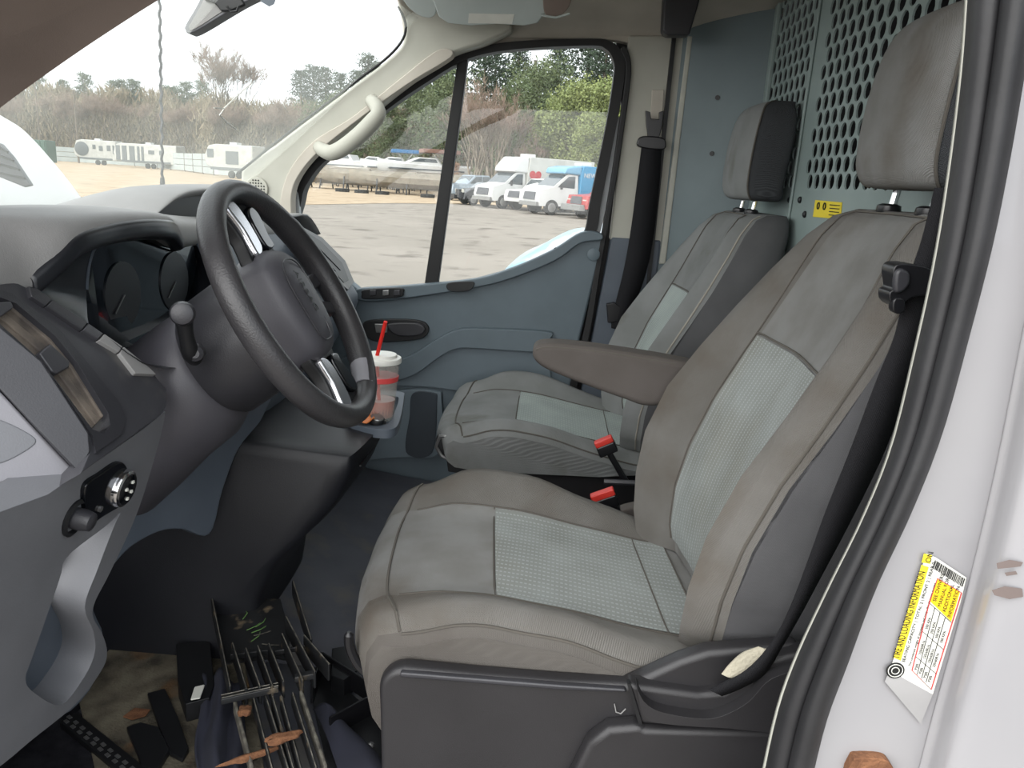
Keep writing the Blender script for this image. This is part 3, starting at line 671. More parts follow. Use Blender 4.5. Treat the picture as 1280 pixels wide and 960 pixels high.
# centre console stack
co = da
prof = [(-.345,1.135),(-.35,1.10),(-.375,1.04),(-.415,.98),(-.50,.89),(-.545,.80),(-.56,.70),(-.56,FZ+.002)]
rows = []
for y, dx, dz in ((1.415,-.06,-.03),(1.425,-.025,-.01),(1.45,-.008,0),(1.55,0,0),(1.68,0,0),(1.75,-.01,0),(1.79,-.05,-.01)):
    r = [Vector((-.95,y,1.16+dz)),Vector((-.70,y,1.16+dz))]+[Vector((x+dx,y,z+(dz if z > .8 else 0))) for x, z in prof]+[Vector((-.95,y,FZ+.002))]
    rows.append(r)
grid('console_body', rows, 'console', co, caps=True, nv=18, smooth=50)
tr = thing_p = None
rim = [UZ(x, y, 1.140) for x, y in smooth_px([(424,529),(440,535),(470,541),(492,540),(500,528),(505,500),(503,494),(480,492),(440,496),(420,505)], 50)]
hol = [UZ(x, y, 1.140) for x, y in smooth_px([(432,524),(450,530),(474,535),(486,532),(492,522),(498,504),(494,499),(470,497),(440,502),(428,510)], 50)]
v_, f_ = prism_data(rim, Vector((0,0,-.02)), [hol]); ob('cup_tray', [p+Vector((0,0,.008)) for p in v_], f_, 'panel_blue', co, bevel=.003)
PX_, NX_ = Vector((-.338,0,0)), Vector((1,0,0))
MB().box((-.3525,1.60,1.094), (.004,.26,.003)).ob('drawer_gap', 'black', co)
c0 = U(475, 530, 1.64); c0.z = 1.145; tz = U(475,450,1.64).z
cup = thing('drink_cup', 'clear plastic drink cup with white lid and red straw in the console tray', 'cup', c0)
hgt = tz-c0.z
MB().lathe([(.030,0),(.033,.03),(.038,.10),(.0425,hgt),(.0415,hgt),(.037,.10),(.031,.032),(.028,.004)], c0, (0,0,1), 28).ob('cup_body', 'cup_plastic', cup, smooth=60)
MB().lathe([(.028,.006),(.031,.03),(.0325,.045)], c0, (0,0,1), 24).ob('melted_ice_drink', 'drink', cup, smooth=60)
MB().lathe([(.045,hgt-.004),(.046,hgt+.002),(.044,hgt+.007),(.036,hgt+.008),(.034,hgt+.014),(.028,hgt+.015)], c0, (0,0,1), 28).ob('lid', 'cup_lid', cup, smooth=40)
MB().lathe([(.0372,.088),(.0392,.089),(.0400,.099),(.0392,.100)], c0, (0,0,1), 28).ob('label_band', 'label_band', cup, smooth=40)
tube('straw', [c0+Vector((.0,-.005,.01)), U(471,446,1.62), U(482,402,1.60)], .0042, 'straw', cup, seg=10)
nb = UZ(455,526,1.148); nv_ = []
rows = [[nb+Vector((x*.03, y*.035, .012+.012*math.sin(x*5+y*3)*abs(y))) for x in (-1,-.5,0,.5,1)] for y in (-1,-.5,0,.5,1)]
grid('food_wrapper', rows, 'orange', None, nu=12, nv=12, smooth=180, solid=.002, label='crumpled orange food wrapper lying in the console cup tray', cat='wrapper')
cc = UZ(470,529,1.148); cp = MB().lathe([(.016,0),(.017,.004),(.017,.012),(.015,.015)], cc, (.25,-.2,1), 22).ob('round_cap', 'black', None, label='small round black and silver cap beside the cup', cat='cap')
MB().lathe([(.0145,.0152),(.013,.017),(.004,.0175)], cc, (.25,-.2,1), 22).ob('cap_disc', 'metal_dull', cp)

# ================================================================== STEERING WHEEL
WC = Vector((-.383, 1.17, 1.473)); WN = Vector((.858, 0, .514)); E1 = Vector((0,1,0)); E2 = Vector((-.514,0,.858))
def W(a, b, n=0): return WC+E1*a+E2*b+WN*n
sw = thing('steering_wheel', 'dark padded steering wheel turned a quarter, with silver spoke trims', 'steering wheel', WC)
RR = .192; k = 72; vs = []; fs = []; sg = 14
for i in range(k):
    q = 2*math.pi*i/k; thick = .0195 + (.0015 if -1.2 < (q if q < math.pi else q-2*math.pi) < .7 else 0)
    for j in range(sg):
        p = 2*math.pi*j/sg; r = RR+thick*.92*math.cos(p); vs.append(W(r*math.cos(q), r*math.sin(q), thick*1.05*math.sin(p)))
for i in range(k):
    for j in range(sg): a = i*sg+j; b = i*sg+(j+1) % sg; c = ((i+1) % k)*sg+j; d = ((i+1) % k)*sg+(j+1) % sg; fs.append((a, b, d, c))
ob('rim', vs, fs, 'rim_leather', sw, smooth=180)
def arc(a0, a1, n=10, r=RR): return [W(r*math.cos(math.radians(a0+(a1-a0)*i/(n-1))), r*math.sin(math.radians(a0+(a1-a0)*i/(n-1)))) for i in range(n)]
tube('rim_inlay', arc(-66,-48), .0212, 'panel_light', sw, seg=14, smooth=60)
def wplate(name, pts, m, n0, th, parent=sw, bevel=.003, **kw):
    o3 = [W(a, b, n0) for a, b in pts]; return ob(name, *prism_data(o3, -WN*th), m, parent, bevel=bevel, **kw)
def sm2(pts, n): return [(v.x, v.y) for v in cr(v3(pts), n, True)]
# hub: airbag cover domed
out = sm2([(-.062,.075),(-.02,.092),(.035,.085),(.06,.06),(.060,.0),(.052,-.055),(.02,-.085),(-.03,-.088),(-.058,-.075),(-.072,-.04),(-.078,0),(-.074,.045)], 48)
rows = []
for s_, n_ in ((1.03,-.035),(1.03,-.012),(1.0,.004),(.94,.014),(.80,.022),(.55,.028),(.25,.031),(.05,.032)):
    rows.append([W(a*s_-.004*(1-s_), b*s_, n_) for a, b in out])
grid('airbag_cover', rows, 'column', sw, closed_u=True, caps=True, smooth=50)
inn = sm2([(-.02,.062),(.02,.064),(.040,.045),(.036,.0),(.020,-.02),(.010,-.06),(-.012,-.068),(-.034,-.06),(-.040,-.02),(-.040,.03)], 36)
tube('cover_seam', [W(a-.016, b, .0285-.05*(a*a+b*b)*9*.12) for a, b in inn+[inn[0]]], .0013, 'dash_dark', sw, seg=6)
text('airbag_text', 'AIRBAG', W(-.026,.046,.0325), -E2, E1, .020, 'black', sw, .0004)
# spokes
for s_ in (1, -1):
    wplate('spoke', sm2([(-.05,.07*s_),(-.045,.12*s_),(-.06,.182*s_),(.0,.186*s_),(.06,.178*s_),(.045,.12*s_),(.05,.07*s_)], 30), 'black', -.004, .022, bevel=.005)
    wplate('spoke_trim', sm2([(-.040,.088*s_),(-.040,.13*s_),(-.052,.172*s_),(-.02,.177*s_),(-.006,.15*s_),(-.008,.10*s_)], 30), 'silver', .004, .012, bevel=.004)
    wplate('switch_pad', sm2([(.002,.098*s_),(.004,.150*s_),(.03,.165*s_),(.045,.150*s_),(.036,.115*s_),(.034,.096*s_)], 26), 'black_gloss', .006, .012, bevel=.004)
wplate('spoke', [(.05,.035),(.12,.030),(.178,.038),(.178,.012),(.12,.008),(.05,.010)], 'dash_dark', -.006, .02, bevel=.005)
wplate('spoke', [(.05,-.035),(.12,-.030),(.178,-.045),(.178,-.020),(.12,-.008),(.05,-.012)], 'dash_dark', -.006, .02, bevel=.005)
# column shroud and lower cover
sh = thing('steering_column', 'grey steering column cover with a stalk behind the wheel', 'steering column', W(0,-.05,-.2))
rows = []
for n_, r_, dz in ((-.030,.080,0),(-.034,.090,0),(-.05,.096,-.004),(-.10,.100,-.010),(-.15,.100,-.016),(-.16,.094,-.016)):
    rows.append([W(r_*math.cos(q)*(1.0), dz+r_*.98*math.sin(q), n_) for q in [2*math.pi*i/40 for i in range(40)]])
grid('column_shroud', rows, 'dash_dark', sh, closed_u=True, caps=True, smooth=50)
rows = []
for n_, r_, dz in ((-.155,.088,-.016),(-.165,.100,-.018),(-.20,.110,-.03),(-.26,.112,-.040),(-.33,.118,-.055),(-.40,.125,-.065)):
    rows.append([W(r_*math.cos(q)*1.02, dz+r_*.95*math.sin(q), n_) for q in [2*math.pi*i/40 for i in range(40)]])
grid('lower_cover', rows, 'column', sh, closed_u=True, caps=True, smooth=50)
tube('stalk', [U(243,447,1.04),U(238,440,1.02),U(233,420,1.005),U(230,400,.995),U(229,391,.99)], [.012,.012,.010,.012,.015], 'black', sh, seg=12, n=14, smooth=60)
MB().lathe([(.0155,-.012),(.0165,.0),(.014,.006),(.010,.008)], U(228,392,.985), (.35,-1,.15), 20).ob('stalk_end', 'dash_dark', sh)
MB().lathe([(.012,-.01),(.011,.008),(.006,.012)], U(245,441,1.025), (.3,-1,.1), 16).ob('stalk_pivot', 'dash_dark', sh)

# ================================================================== SEATS
def smst(a, b, x): t = max(0, min(1, (x-a)/(b-a))); return t*t*(3-2*t)
def make_seat(name, label, yc, dz, passenger=False, near=-1):
    s = thing(name, label, 'seat', (.1, yc, FZ), group=None)
    mg, mb, mi, msk = ('seat_pass','seat_pass','seat_insert_pass','seat_pass') if passenger else ('seat_grey','seat_bolster','seat_insert','seat_skirt')
    # ---- cushion surface: t across (-1 near .. 1 far), u along (0 rear .. 1 front)
    def top(u, t):
        x = .295-.525*u-(0 if passenger else .020*t); at = abs(t)
        z = 1.040+.045*smst(.0,.75,u)-.016*smst(.80,1,u)
        hump = math.exp(-((u-.62)/.42)**2)*.050+.006
        if t < 0: hump *= .62
        z += hump*smst(.52,.84,at)-.034*smst(.86,1.0,at)**1.5
        x += (0 if u < .6 else (u-.6)/.4*.045*at**3)
        z += .004*math.sin(u*23+t*3)*(1 if not passenger else .4)*smst(.3,1,at)*0.5
        return Vector((x, yc+.262*t*(1-.05*smst(.7,1,u)-.02*(1-u)), z+dz))
    ts = [-1,-.985,-.95,-.88,-.80,-.70,-.60,-.45,-.3,-.15,0,.15,.3,.45,.6,.70,.80,.88,.95,.985,1]
    us = [i/22 for i in range(23)]
    rows = []
    for t in ts:
        r = [top(u, t) for u in us]; fp = r[-1]; at = abs(t); e = .006*smst(.9,1,at); wr = (.004*math.sin(9*t)) if not passenger else 0
        kd = .46 if passenger else 1
        for dx, dzz in ((-.022,-.012),(-.038,-.040),(-.042,-.075),(-.034,-.115),(-.015,-.145),(.03,-.155),(.2,-.150),(.36,-.140),(.50,-.10)):
            r.append(Vector((fp.x+dx+wr*.3, fp.y, fp.z+dzz*kd+(.012*smst(.9,1,at) if dzz > -.05 else 0))))
        rows.append(r)
    cu = grid('cushion', rows, mg, s, smooth=60, closed_u=True, caps=True)
    # colour the bolster strips and the side skirt
    me = cu.data; me.materials.append(M[mb]); me.materials.append(M[msk])
    nr = len(rows[0])
    for p in me.polygons:
        if len(p.vertices) > 5: p.material_index = 2; continue
        i = min(p.vertices) // nr; tt = abs(ts[min(i, len(ts)-2)]+ts[min(i, len(ts)-2)+1])/2
        if tt > .96: p.material_index = 2
        elif tt > .60: p.material_index = 1
    def line(f, name, m='seam', r=.0016, n=30): tube(name, [f(i/(n-1)) for i in range(n)], r, m, cu, seg=5)
    UPV = Vector((0,0,.0012))
    ins = [[top(u, t)+Vector((0,0,.0025)) for u in [.06+.60*i/14 for i in range(15)]] for t in [-.585+1.17*j/12 for j in range(13)]]
    ins2 = grid('seat_insert', ins, mi, cu, smooth=180)
    for t0 in (-.60, .60): line(lambda a: top(.02+.93*a, t0)+UPV, 'seam')
    line(lambda a: top(.665, -.6+1.2*a)+UPV, 'seam'); line(lambda a: top(.06, -.6+1.2*a)+UPV*2, 'seam')
    line(lambda a: top(.17, -.6+1.2*a)+UPV*2.2, 'seam')
    for t0 in (-.955, .955): line(lambda a: top(.0+.98*a, t0)+UPV, 'piping', 'seam', .0022)
    line(lambda a: top(.985, -.95+1.9*a)+UPV*1.5, 'piping', 'seam', .0022)
    # ---- backrest: sections up the back
    S = [(1.045,.275,.20,.07,.16),(1.09,.268,.232,.07,.165),(1.16,.272,.250,.075,.17),(1.24,.292,.258,.085,.165),(1.33,.325,.262,.085,.155),(1.41,.362,.258,.072,.15),(1.49,.398,.245,.055,.14),(1.56,.428,.225,.038,.13),(1.62,.452,.200,.02,.12),(1.655,.474,.182,.008,.10),(1.668,.500,.165,.0,.07),(1.668,.530,.15,0,.02)]
    def back(z_i, t):   # interpolated section values, t across
        k = z_i*(len(S)-1); i = min(int(k), len(S)-2); f = k-i; a = [S[i][j]+(S[i+1][j]-S[i][j])*f for j in range(5)]
        z, x, hw, B, D = a; at = abs(t)
        xx = x - B*(.66 if t < 0 else 1)*smst(.58,.86,at) + (.030+.3*B)*smst(.84,1.0,at)**2 + .012*(1-smst(0,.6,at))
        return Vector((xx, yc+hw*t, z+dz))
    ts2 = [-1,-.97,-.92,-.86,-.78,-.70,-.62,-.5,-.35,-.2,0,.2,.35,.5,.62,.70,.78,.86,.92,.97,1]
    rows = []; nz = 44
    for i in range(nz+1):
        zi = i/nz; k = zi*(len(S)-1); j = min(int(k), len(S)-2); D = S[j][4]+(S[j+1][4]-S[j][4])*(k-j)
        r = [back(zi, t) for t in ts2]
        a, b = r[-1], r[0]; cx = back(zi, 0).x+D
        for fx, fy in ((.12,1.0),(.45,1.0),(.85,.98),(1.0,.90),(1.02,.5),(1.02,0),(1.02,-.5),(1.0,-.90),(.85,-.98),(.45,-1.0),(.12,-1.0)):
            hw = (a.y-b.y)/2; base = a.x; r.append(Vector((base+(max(cx, base+.01)-base)*fx, yc+hw*fy, a.z)))
        rows.append(r)
    bk = grid('backrest', rows, mg, s, closed_u=True, caps=True, smooth=60)
    me = bk.data; me.materials.append(M[mb]); me.materials.append(M['seat_side'])
    nr = len(rows[0]); nt = len(ts2)
    for p in me.polygons:
        if len(p.vertices) > 5: continue
        idx = sorted(v % nr for v in p.vertices); lo, hi = idx[0], idx[-1]
        if lo == 0 and hi == nr-1: p.material_index = 2
        elif lo >= nt-1: p.material_index = 2
        elif min(abs(ts2[lo]), abs(ts2[min(hi, nt-1)])) >= .60 and p.center.z < 5: p.material_index = 1
    if True:   # upper centre panel, insert and seams
        def hwin(zi): return .60 if zi < .60 else .60+.12*(zi-.6)
        off = Vector((-.0028,0,.0008))
        ins = [[back(zi, t)+off for t in [-.625+1.25*j/14 for j in range(15)]] for zi in [.04+.455*i/20 for i in range(21)]]
        grid('back_insert', ins, mi, bk, smooth=180)
        for sgn in (-1, 1):
            tube('seam', [back(.04+.84*i/40, sgn*(.64+.08*smst(.5,.9,.04+.84*i/40)))+off*.6 for i in range(41)], .0016, 'seam', bk, seg=5)
            tube('piping', [back(.02+.86*i/50, sgn*.965)+off*.2 for i in range(51)], .0022, 'piping_light' if passenger and sgn < 0 else 'seam', bk, seg=6)
        tube('seam', [back(.50, -.63+1.26*i/20)+off for i in range(21)], .0018, 'seam', bk, seg=5)
        tube('seam', [back(.88, -.72+1.44*i/20)+off*.8 for i in range(21)], .0018, 'seam', bk, seg=5)
    # ---- headrest
    hs = [(1.700,.100,.525,.025),(1.702,.118,.524,.040),(1.712,.130,.522,.052),(1.74,.136,.516,.055),(1.80,.138,.519,.058),(1.86,.134,.525,.058),(1.905,.124,.530,.053),(1.930,.104,.535,.043),(1.942,.080,.552,.030),(1.944,.05,.554,.015)]
    rows = []
    for z, hw, cx, hd in hs:
        r = []
        for i in range(36):
            q = 2*math.pi*i/36; c_, s_ = math.cos(q), math.sin(q); e_ = .38
            r.append(Vector((cx+hd*abs(c_)**e_*(1 if c_ > 0 else -1)+.01*abs(s_), yc+hw*abs(s_)**e_*(1 if s_ > 0 else -1), z+dz)))
        rows.append(r)
    hr = grid('headrest', rows, mg, s, closed_u=True, caps=True, nv=26, smooth=60)
    me = hr.data; me.materials.append(M['headrest_dark'])
    for p in me.polygons:
        if len(p.vertices) > 5: continue
        cl = sorted(v % 36 for v in p.vertices); a_c = cl[0] if not (cl[0] == 0 and cl[-1] == 35) else 35
        if a_c < 12 or a_c >= 24: p.material_index = 1
    for sgn in (-1, 1):
        pts = []
        for z, hw, cx, hd in hs[1:-1]: pts.append(Vector((cx-hd*.768+.0090, yc+sgn*(hw*.948), z+dz)))
        tube('piping', [p+Vector((-.002,sgn*.001,0)) for p in cr(pts, 30)], .0024, 'seam', hr, seg=6)
        tube('headrest_post', [(.515,yc+sgn*.065,1.64+dz),(.525,yc+sgn*.065,1.715+dz)], .006, 'chrome', hr, seg=10)
        MB().lathe([(.016,0),(.018,.006),(.017,.014),(.010,.017)], (.515,yc+sgn*.065,1.662+dz), (0,0,1), 16).ob('post_sleeve', 'buckle_black', hr)
    return s
dseat = make_seat('driver_chair', 'large grey cloth driver seat nearest the camera with worn brown bolsters', 1.165, 0)
pseat = make_seat('passenger_chair', 'smaller paler grey cloth passenger seat beside the far door', 2.115, -.035, True)
# armrest on the inboard side of the driver backrest
arm = yplate('armrest', smooth_px([(666,446),(669,434),(684,430),(720,432),(780,440),(846,451),(870,460),(860,500),(812,509),(780,500),(730,482),(690,466),(674,457)], 60), 'armrest_cloth', 1.43, .065, dseat, bevel=.014, bseg=4)
tube('piping', cr([U(x, y, 1.432) for x, y in ((670,437),(690,434),(760,441),(845,455))], 20), .0016, 'seam', arm, seg=5)
plate('hinge_cover', smooth_px([(775,640),(800,632),(816,628),(820,655),(800,655)], 24), 'armrest_cloth', Vector((0,1.44,0)), NY, .03, dseat, bevel=.006)
# driver seat base
bs = yplate('seat_base', [(v.x, v.y) for v in cr(v3([(476,1000),(474,900),(473,862),(478,848),(490,839),(506,836)]), 24)]+[(600,845),(700,853),(782,857),(850,826),(885,815),(940,811),(1000,806),(1050,990),(1000,1000)], 'base_plastic', .885, .03, dseat, bevel=.010, bseg=3)
yplate('trim_line', [(500,841),(600,849),(700,857),(782,862),(784,866),(700,863),(600,855),(500,847)], 'dash_dark', .880, .01, bs, bevel=.003)
hd = yplate('recline_housing', [(784,855),(800,858),(872,868),(905,866),(935,850),(962,826),(1010,815),(1060,830),(1040,915),(800,907),(795,890)], 'base_plastic', .868, .03, bs, bevel=.008, bseg=3)
yplate('lever_grip', smooth_px([(797,863),(806,878),(826,890),(870,898),(900,896),(935,878),(962,850),(1000,838),(1020,842),(1010,912),(900,910),(830,905),(806,897)], 60), 'base_plastic', .850, .03, bs, bevel=.012, bseg=4)
yplate('lower_step', [(700,1000),(735,930),(760,912),(800,908),(808,912),(1010,916),(1020,1000)], 'base_plastic', .860, .03, bs, bevel=.014, bseg=3)
yplate('panel_gap', [(784,855),(788,855),(803,905),(812,1000),(808,1000),(799,908)], 'black', .867, .01, bs, bevel=0)
tube('seat_icon', [U(x, y, .883) for x, y in ((768,880),(770,890),(776,892),(782,886))], .0009, 'dash_pad', bs, seg=4)
tube('height_lever', cr([U(x, y, .95) for x, y in ((436,790),(437,808),(446,828),(460,842),(480,852))], 16), [.003]+[.007]*15, 'buckle_black', dseat, seg=8)
b = MB(); b.box((.03,1.17,.80), (.42,.46,.30)); b.ob('pedestal', 'black', dseat, bevel=.01)
# passenger base
yplate('seat_base', smooth_px([(622,640),(624,584),(634,562),(650,556),(700,558),(740,565),(800,580),(850,640),(840,760),(640,760)], 50), 'base_plastic', 1.90, .03, pseat, bevel=.010, bseg=3)
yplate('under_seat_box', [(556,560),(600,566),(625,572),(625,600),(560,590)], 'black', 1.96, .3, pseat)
br = yplate('slide_rail', smooth_px([(545,548),(552,544),(566,546),(566,580),(556,574),(546,564)], 24), 'black', 1.90, .02, pseat, bevel=.003)
tube('rail_hoop', [U(x, y, 1.89) for x, y in ((564,576),(552,570),(545,558),(550,545),(560,545))], .005, 'metal_dull', pseat, seg=6)
b = MB(); b.box((.02,2.115,.72), (.30,.40,.14)); b.ob('pedestal', 'black', pseat)
# dark storage box between the seats
sb = thing('storage_box', 'black open storage box between the two front seats', 'box', (.22,1.62,FZ))
b = MB(); b.box((.24,1.63,.80), (.44,.30,.012)); b.box((.24,1.485,.78), (.44,.012,.27)); b.box((.24,1.785,.78), (.44,.012,.27)); b.box((.02,1.63,.78), (.012,.30,.27)); b.box((.46,1.63,.78), (.012,.30,.27)); b.box((.24,1.63,.655), (.44,.30,.02))
b.ob('box_shell', 'black', sb, bevel=.003)
tube('box_rail', [U(755,602,1.6),U(800,604,1.6),U(850,606,1.6)], .006, 'dash_dark', sb, seg=6)
# seat belt buckles
def buckle(px, py, y, lab, d, tip):
    c = U(px, py, y); e = U(tip[0], tip[1], y); t = thing('belt_buckle', lab, 'buckle', U(px, py+22, y))
    ax_ = (e-c).normalized(); nn = Vector((0,-1,0)); bb = ax_.cross(nn).normalized(); R = Matrix((ax_, nn, bb)).transposed()
    L = (e-c).length
    MB().box(c.lerp(e,.5)+bb*-.006, (L, .022, .016), R).ob('red_button', 'red_button', t, bevel=.003)
    MB().box(c.lerp(e,.5)+bb*.014+Vector((0,.001,0)), (L*1.02, .026, .028), R).ob('buckle_body', 'buckle_black', t, bevel=.004)
    MB().tube([c.lerp(e,.5)+bb*.02, c.lerp(e,.5)+bb*.12+ax_*.01], .008, 8).ob('stalk', 'buckle_black', t)
    return t
buckle(745, 559, 1.78, 'far black belt buckle with red button beside the passenger cushion', 0, (767,550))
buckle(740, 626, 1.56, 'near black belt buckle with red button beside the driver cushion', 0, (769,616))

# ================================================================== SEAT BELTS
db = thing('driver_seat_belt', 'black seat belt strap running down beside the driver backrest to its base', 'seat belt', U(925,850,.85))
E_ = [((1168,235),(1192,235),.86),((1152,300),(1186,310),.85),((1132,360),(1172,372),.845),((1118,420),(1152,430),.84),((1094,480),(1134,486),.84),((1064,560),(1104,566),.84),((1032,640),(1064,648),.845),((1008,706),(1030,712),.85),((986,762),(1001,766),.85),((966,800),(978,806),.855),((938,832),(955,842),.858),((905,852),(925,860),.860),((886,862),(902,869),.860)]
rows = [[U(*l, d), U((l[0]+r[0])/2, (l[1]+r[1])/2, d-.003), U(*r, d+.004)] for l, r, d in E_]
grid('belt_strap', rows, 'belt', db, nv=60, smooth=180, solid=.003)
yplate('belt_guide', smooth_px([(1116,340),(1124,330),(1150,332),(1166,340),(1166,366),(1140,372),(1124,384),(1113,378),(1112,366),(1118,360)], 40), 'buckle_black', .825, .03, db, bevel=.006, bseg=3)
yplate('guide_face', smooth_px([(1120,342),(1128,336),(1138,342),(1138,356),(1128,366),(1119,364)], 30), 'dash_dark', .820, .01, db, bevel=.004)
yplate('guide_arm', smooth_px([(1150,346),(1186,340),(1194,352),(1186,362),(1150,362)], 30), 'buckle_black', .83, .02, db, bevel=.004)
yplate('latch_tongue', smooth_px([(1118,374),(1130,374),(1132,388),(1124,393),(1116,388)], 20), 'buckle_black', .822, .012, db, bevel=.003)
pb = thing('passenger_seat_belt', 'dark seat belt hanging from the cream far pillar down to the floor', 'seat belt', U(768,400,2.44))
rows = [[U(*l, 2.455), U((l[0]+r[0])/2, (l[1]+r[1])/2, 2.45), U(*r, 2.455)] for l, r in (((802,182),(827,184)),((796,230),(824,232)),((788,290),(817,294)),((779,340),(806,346)),((766,392),(787,396)),((764,410),(782,414)))]
grid('belt_strap', rows, 'belt', pb, nv=20, smooth=180, solid=.003)
yplate('anchor_loop', smooth_px([(797,176),(804,170),(828,172),(833,180),(828,187),(800,184)], 30), 'buckle_black', 2.445, .02, pb, bevel=.004)
yplate('belt_tongue', [(807,138),(813,140),(814,148),(824,149),(824,140),(830,138),(828,158),(824,172),(810,172),(808,156)], 'buckle_black', 2.45, .012, pb, bevel=.002)
yplate('floor_anchor', [(758,380),(768,378),(776,384),(774,402),(760,404)], 'buckle_black', 2.45, .02, pb, bevel=.003)

# ================================================================== ROOF THINGS
vz = thing('sun_visor', 'grey passenger sun visor with a white label under the headliner', 'visor', U(615,0,2.28))
PZ_, NZ_ = plane3((545,20,2.28),(672,26,2.28),(610,-60,2.14))
plate('visor_panel', [(500,-200),(700,-200),(688,0),(682,18),(672,30),(655,33),(620,31),(588,33),(560,30),(548,22),(540,0)], 'visor', PZ_, NZ_, .018, vz, bevel=.006, bseg=3)
plate('visor_label', [(586,17),(643,18),(640,30),(585,29)], 'paper', PZ_+NZ_*.0012, NZ_, .001, vz, bevel=0)
v2_ = thing('visor_clip', 'dark visor mounting clip beside the grey sun visor', 'clip', U(700,8,2.26))
plate('clip_body', smooth_px([(682,-20),(714,-20),(712,8),(696,22),(680,16)], 24), 'pillar_dark', PZ_+NZ_*.002, NZ_, .02, v2_, bevel=.004)
tube('clip_arm', [UP(x, y, PZ_+NZ_*.01, NZ_) for x, y in ((676,19),(695,22),(712,17))], .003, 'visor', v2_, seg=6)
hp = thing('headliner_panel', 'grey moulded headliner flap left of the sun visor', 'panel', U(520,5,2.3))
plate('flap', smooth_px([(490,-30),(545,-30),(546,10),(540,22),(524,20),(506,4)], 30), 'visor', PZ_+NZ_*-.002, NZ_, .02, hp, bevel=.004)
yplate('roof_bracket', [(832,-40),(885,-40),(872,10),(862,44),(834,44),(828,38)], 'dash_dark', 2.34, .05, None, bevel=.006, label='dark vertical roof bracket where the headliner meets the bulkhead', cat='bracket')
mi = thing('rear_view_mirror', 'rear view mirror hanging at the windscreen top with black clips', 'mirror', U(275,0,1.5))
yplate('mirror_body', smooth_px([(231,37),(233,28),(248,2),(266,-40),(300,-90),(420,-110),(400,-50),(340,-14),(300,6),(242,40)], 50), 'panel_grey', 1.50, .035, mi, bevel=.008)
yplate('mirror_glass', smooth_px([(236,34),(240,26),(254,0),(270,-38),(302,-84),(410,-104),(392,-52),(336,-20),(294,4),(244,36)], 50), 'dash_pad', 1.4985, .003, mi, bevel=.001)
yplate('mirror_clip', [(254,0),(282,-10),(300,-4),(306,6),(288,14),(276,14),(268,4)], 'black', 1.492, .01, mi, bevel=.003)
tube('clip_ring', [U(x, y, 1.485) for x, y in ((284,8),(288,15),(296,14),(298,8))], .0022, 'black', mi, seg=6)
yplate('teal_tag', [(322,-20),(352,-20),(342,5),(336,8),(326,2)], 'panel_blue', 1.50, .002, None, bevel=0, label='small teal tag hanging beside the rear view mirror', cat='tag')

# ================================================================== THINGS ON THE FLOOR
# broken radiator grille panel, local frame on a sloping plane
gp = thing('broken_grille', 'broken black plastic grille panel with long slats lying in the driver footwell', 'grille', (-.52,1.3,FZ+.02))
GA, GB, GC = UZ(262,748,.76), UZ(372,745,.78), UZ(300,955,.72)
GD = UZ(405,940,.73)
def G(u, v, h=0):  # u across, v along (0 top .. 1 bottom)
    a = GA.lerp(GB, u); b = GC.lerp(GD, u); return a.lerp(b, v)+Vector((0,0,h))
def bar(name, p, q, w_, h_, m='broken_plastic', par=gp):
    d = (q-p).normalized(); s_ = d.cross(Vector((0,0,1))).normalized()*w_/2; u_ = Vector((0,0,h_))
    vs = [p-s_, p+s_, q+s_, q-s_]; vs += [v+u_ for v in vs]
    o = ob(name, vs, [(0,3,2,1),(4,5,6,7),(0,1,5,4),(1,2,6,5),(2,3,7,6),(3,0,4,7)], m, par, smooth=0, bevel=.0012, bseg=1)
    if name == 'slat': tube('worn_edge', [p+u_+Vector((0,0,.0003)), p.lerp(q,.5)+u_+Vector((0,0,.0006)), q+u_+Vector((0,0,.0003))], .0011, 'plastic_edge', o, seg=4)
    return o
vs = [G(0,0),G(.80,.02),G(.84,.30),G(.76,.46),G(.62,.44),G(.05,.46),G(.03,.2)]
ob('backing_sheet', *prism_data(vs, Vector((0,0,-.004))), 'broken_plastic', gp, smooth=0)
for u0, v0, u1, v1 in ((0,0,.02,.70),(.95,.0,1.04,.45),(.97,.42,1.20,.62),(.80,.28,1.02,.66),(.72,.40,.86,.70),(.55,.46,.64,.70),(.42,.47,.50,.72),(.28,.48,.36,.72),(.14,.44,.20,.72)):
    bar('slat', G(u0, v0, .002), G(u1, v1, .002), .005, .036)
for u0, v0, u1, v1 in ((.06,.72,.14,1.15),(.28,.72,.36,1.15),(.42,.70,.54,1.12),(.60,.72,.68,1.1),(.84,.70,.98,1.1),(.50,.72,.60,1.12),(.74,.71,.86,1.1)):
    bar('slat', G(u0, v0, -.01), G(u1, v1, -.012), .006, .026, 'plastic_edge' if u0 < .1 or u0 > .8 else 'broken_plastic')
bar('cross_bar', G(-.1,.735,.018), G(.58,.70,.02), .014, .012, 'broken_plastic'); bar('cross_bar', G(.78,.655,.02), G(1.02,.64,.02), .014, .012)
for k in (-.004,.004): bar('worn_bar_edge', G(-.1,.735+k*2,.030), G(.58,.70+k*2,.032), .002, .002, 'plastic_edge')  # pale worn edges along the cross bar
bar('cross_bar', G(.1,.47,.012), G(.56,.455,.012), .008, .012); bar('cross_bar', G(.62,.455,.01), G(1.02,.43,.01), .005, .01)
for (u, v, a) in ((.35,.26,.6),(.42,.30,.2),(.38,.34,1.0),(.5,.36,-.4),(.33,.18,1.4),(.46,.24,.9),(.40,.28,.5)):
    c = G(u, v, .004); tube('grass_wisp', [c, c+Vector((.018*math.cos(a), .018*math.sin(a), .004)), c+Vector((.034*math.cos(a+.4), .034*math.sin(a+.4), .001))], .0011, 'green_bits' if a > .3 else 'plastic_edge', gp, seg=4)
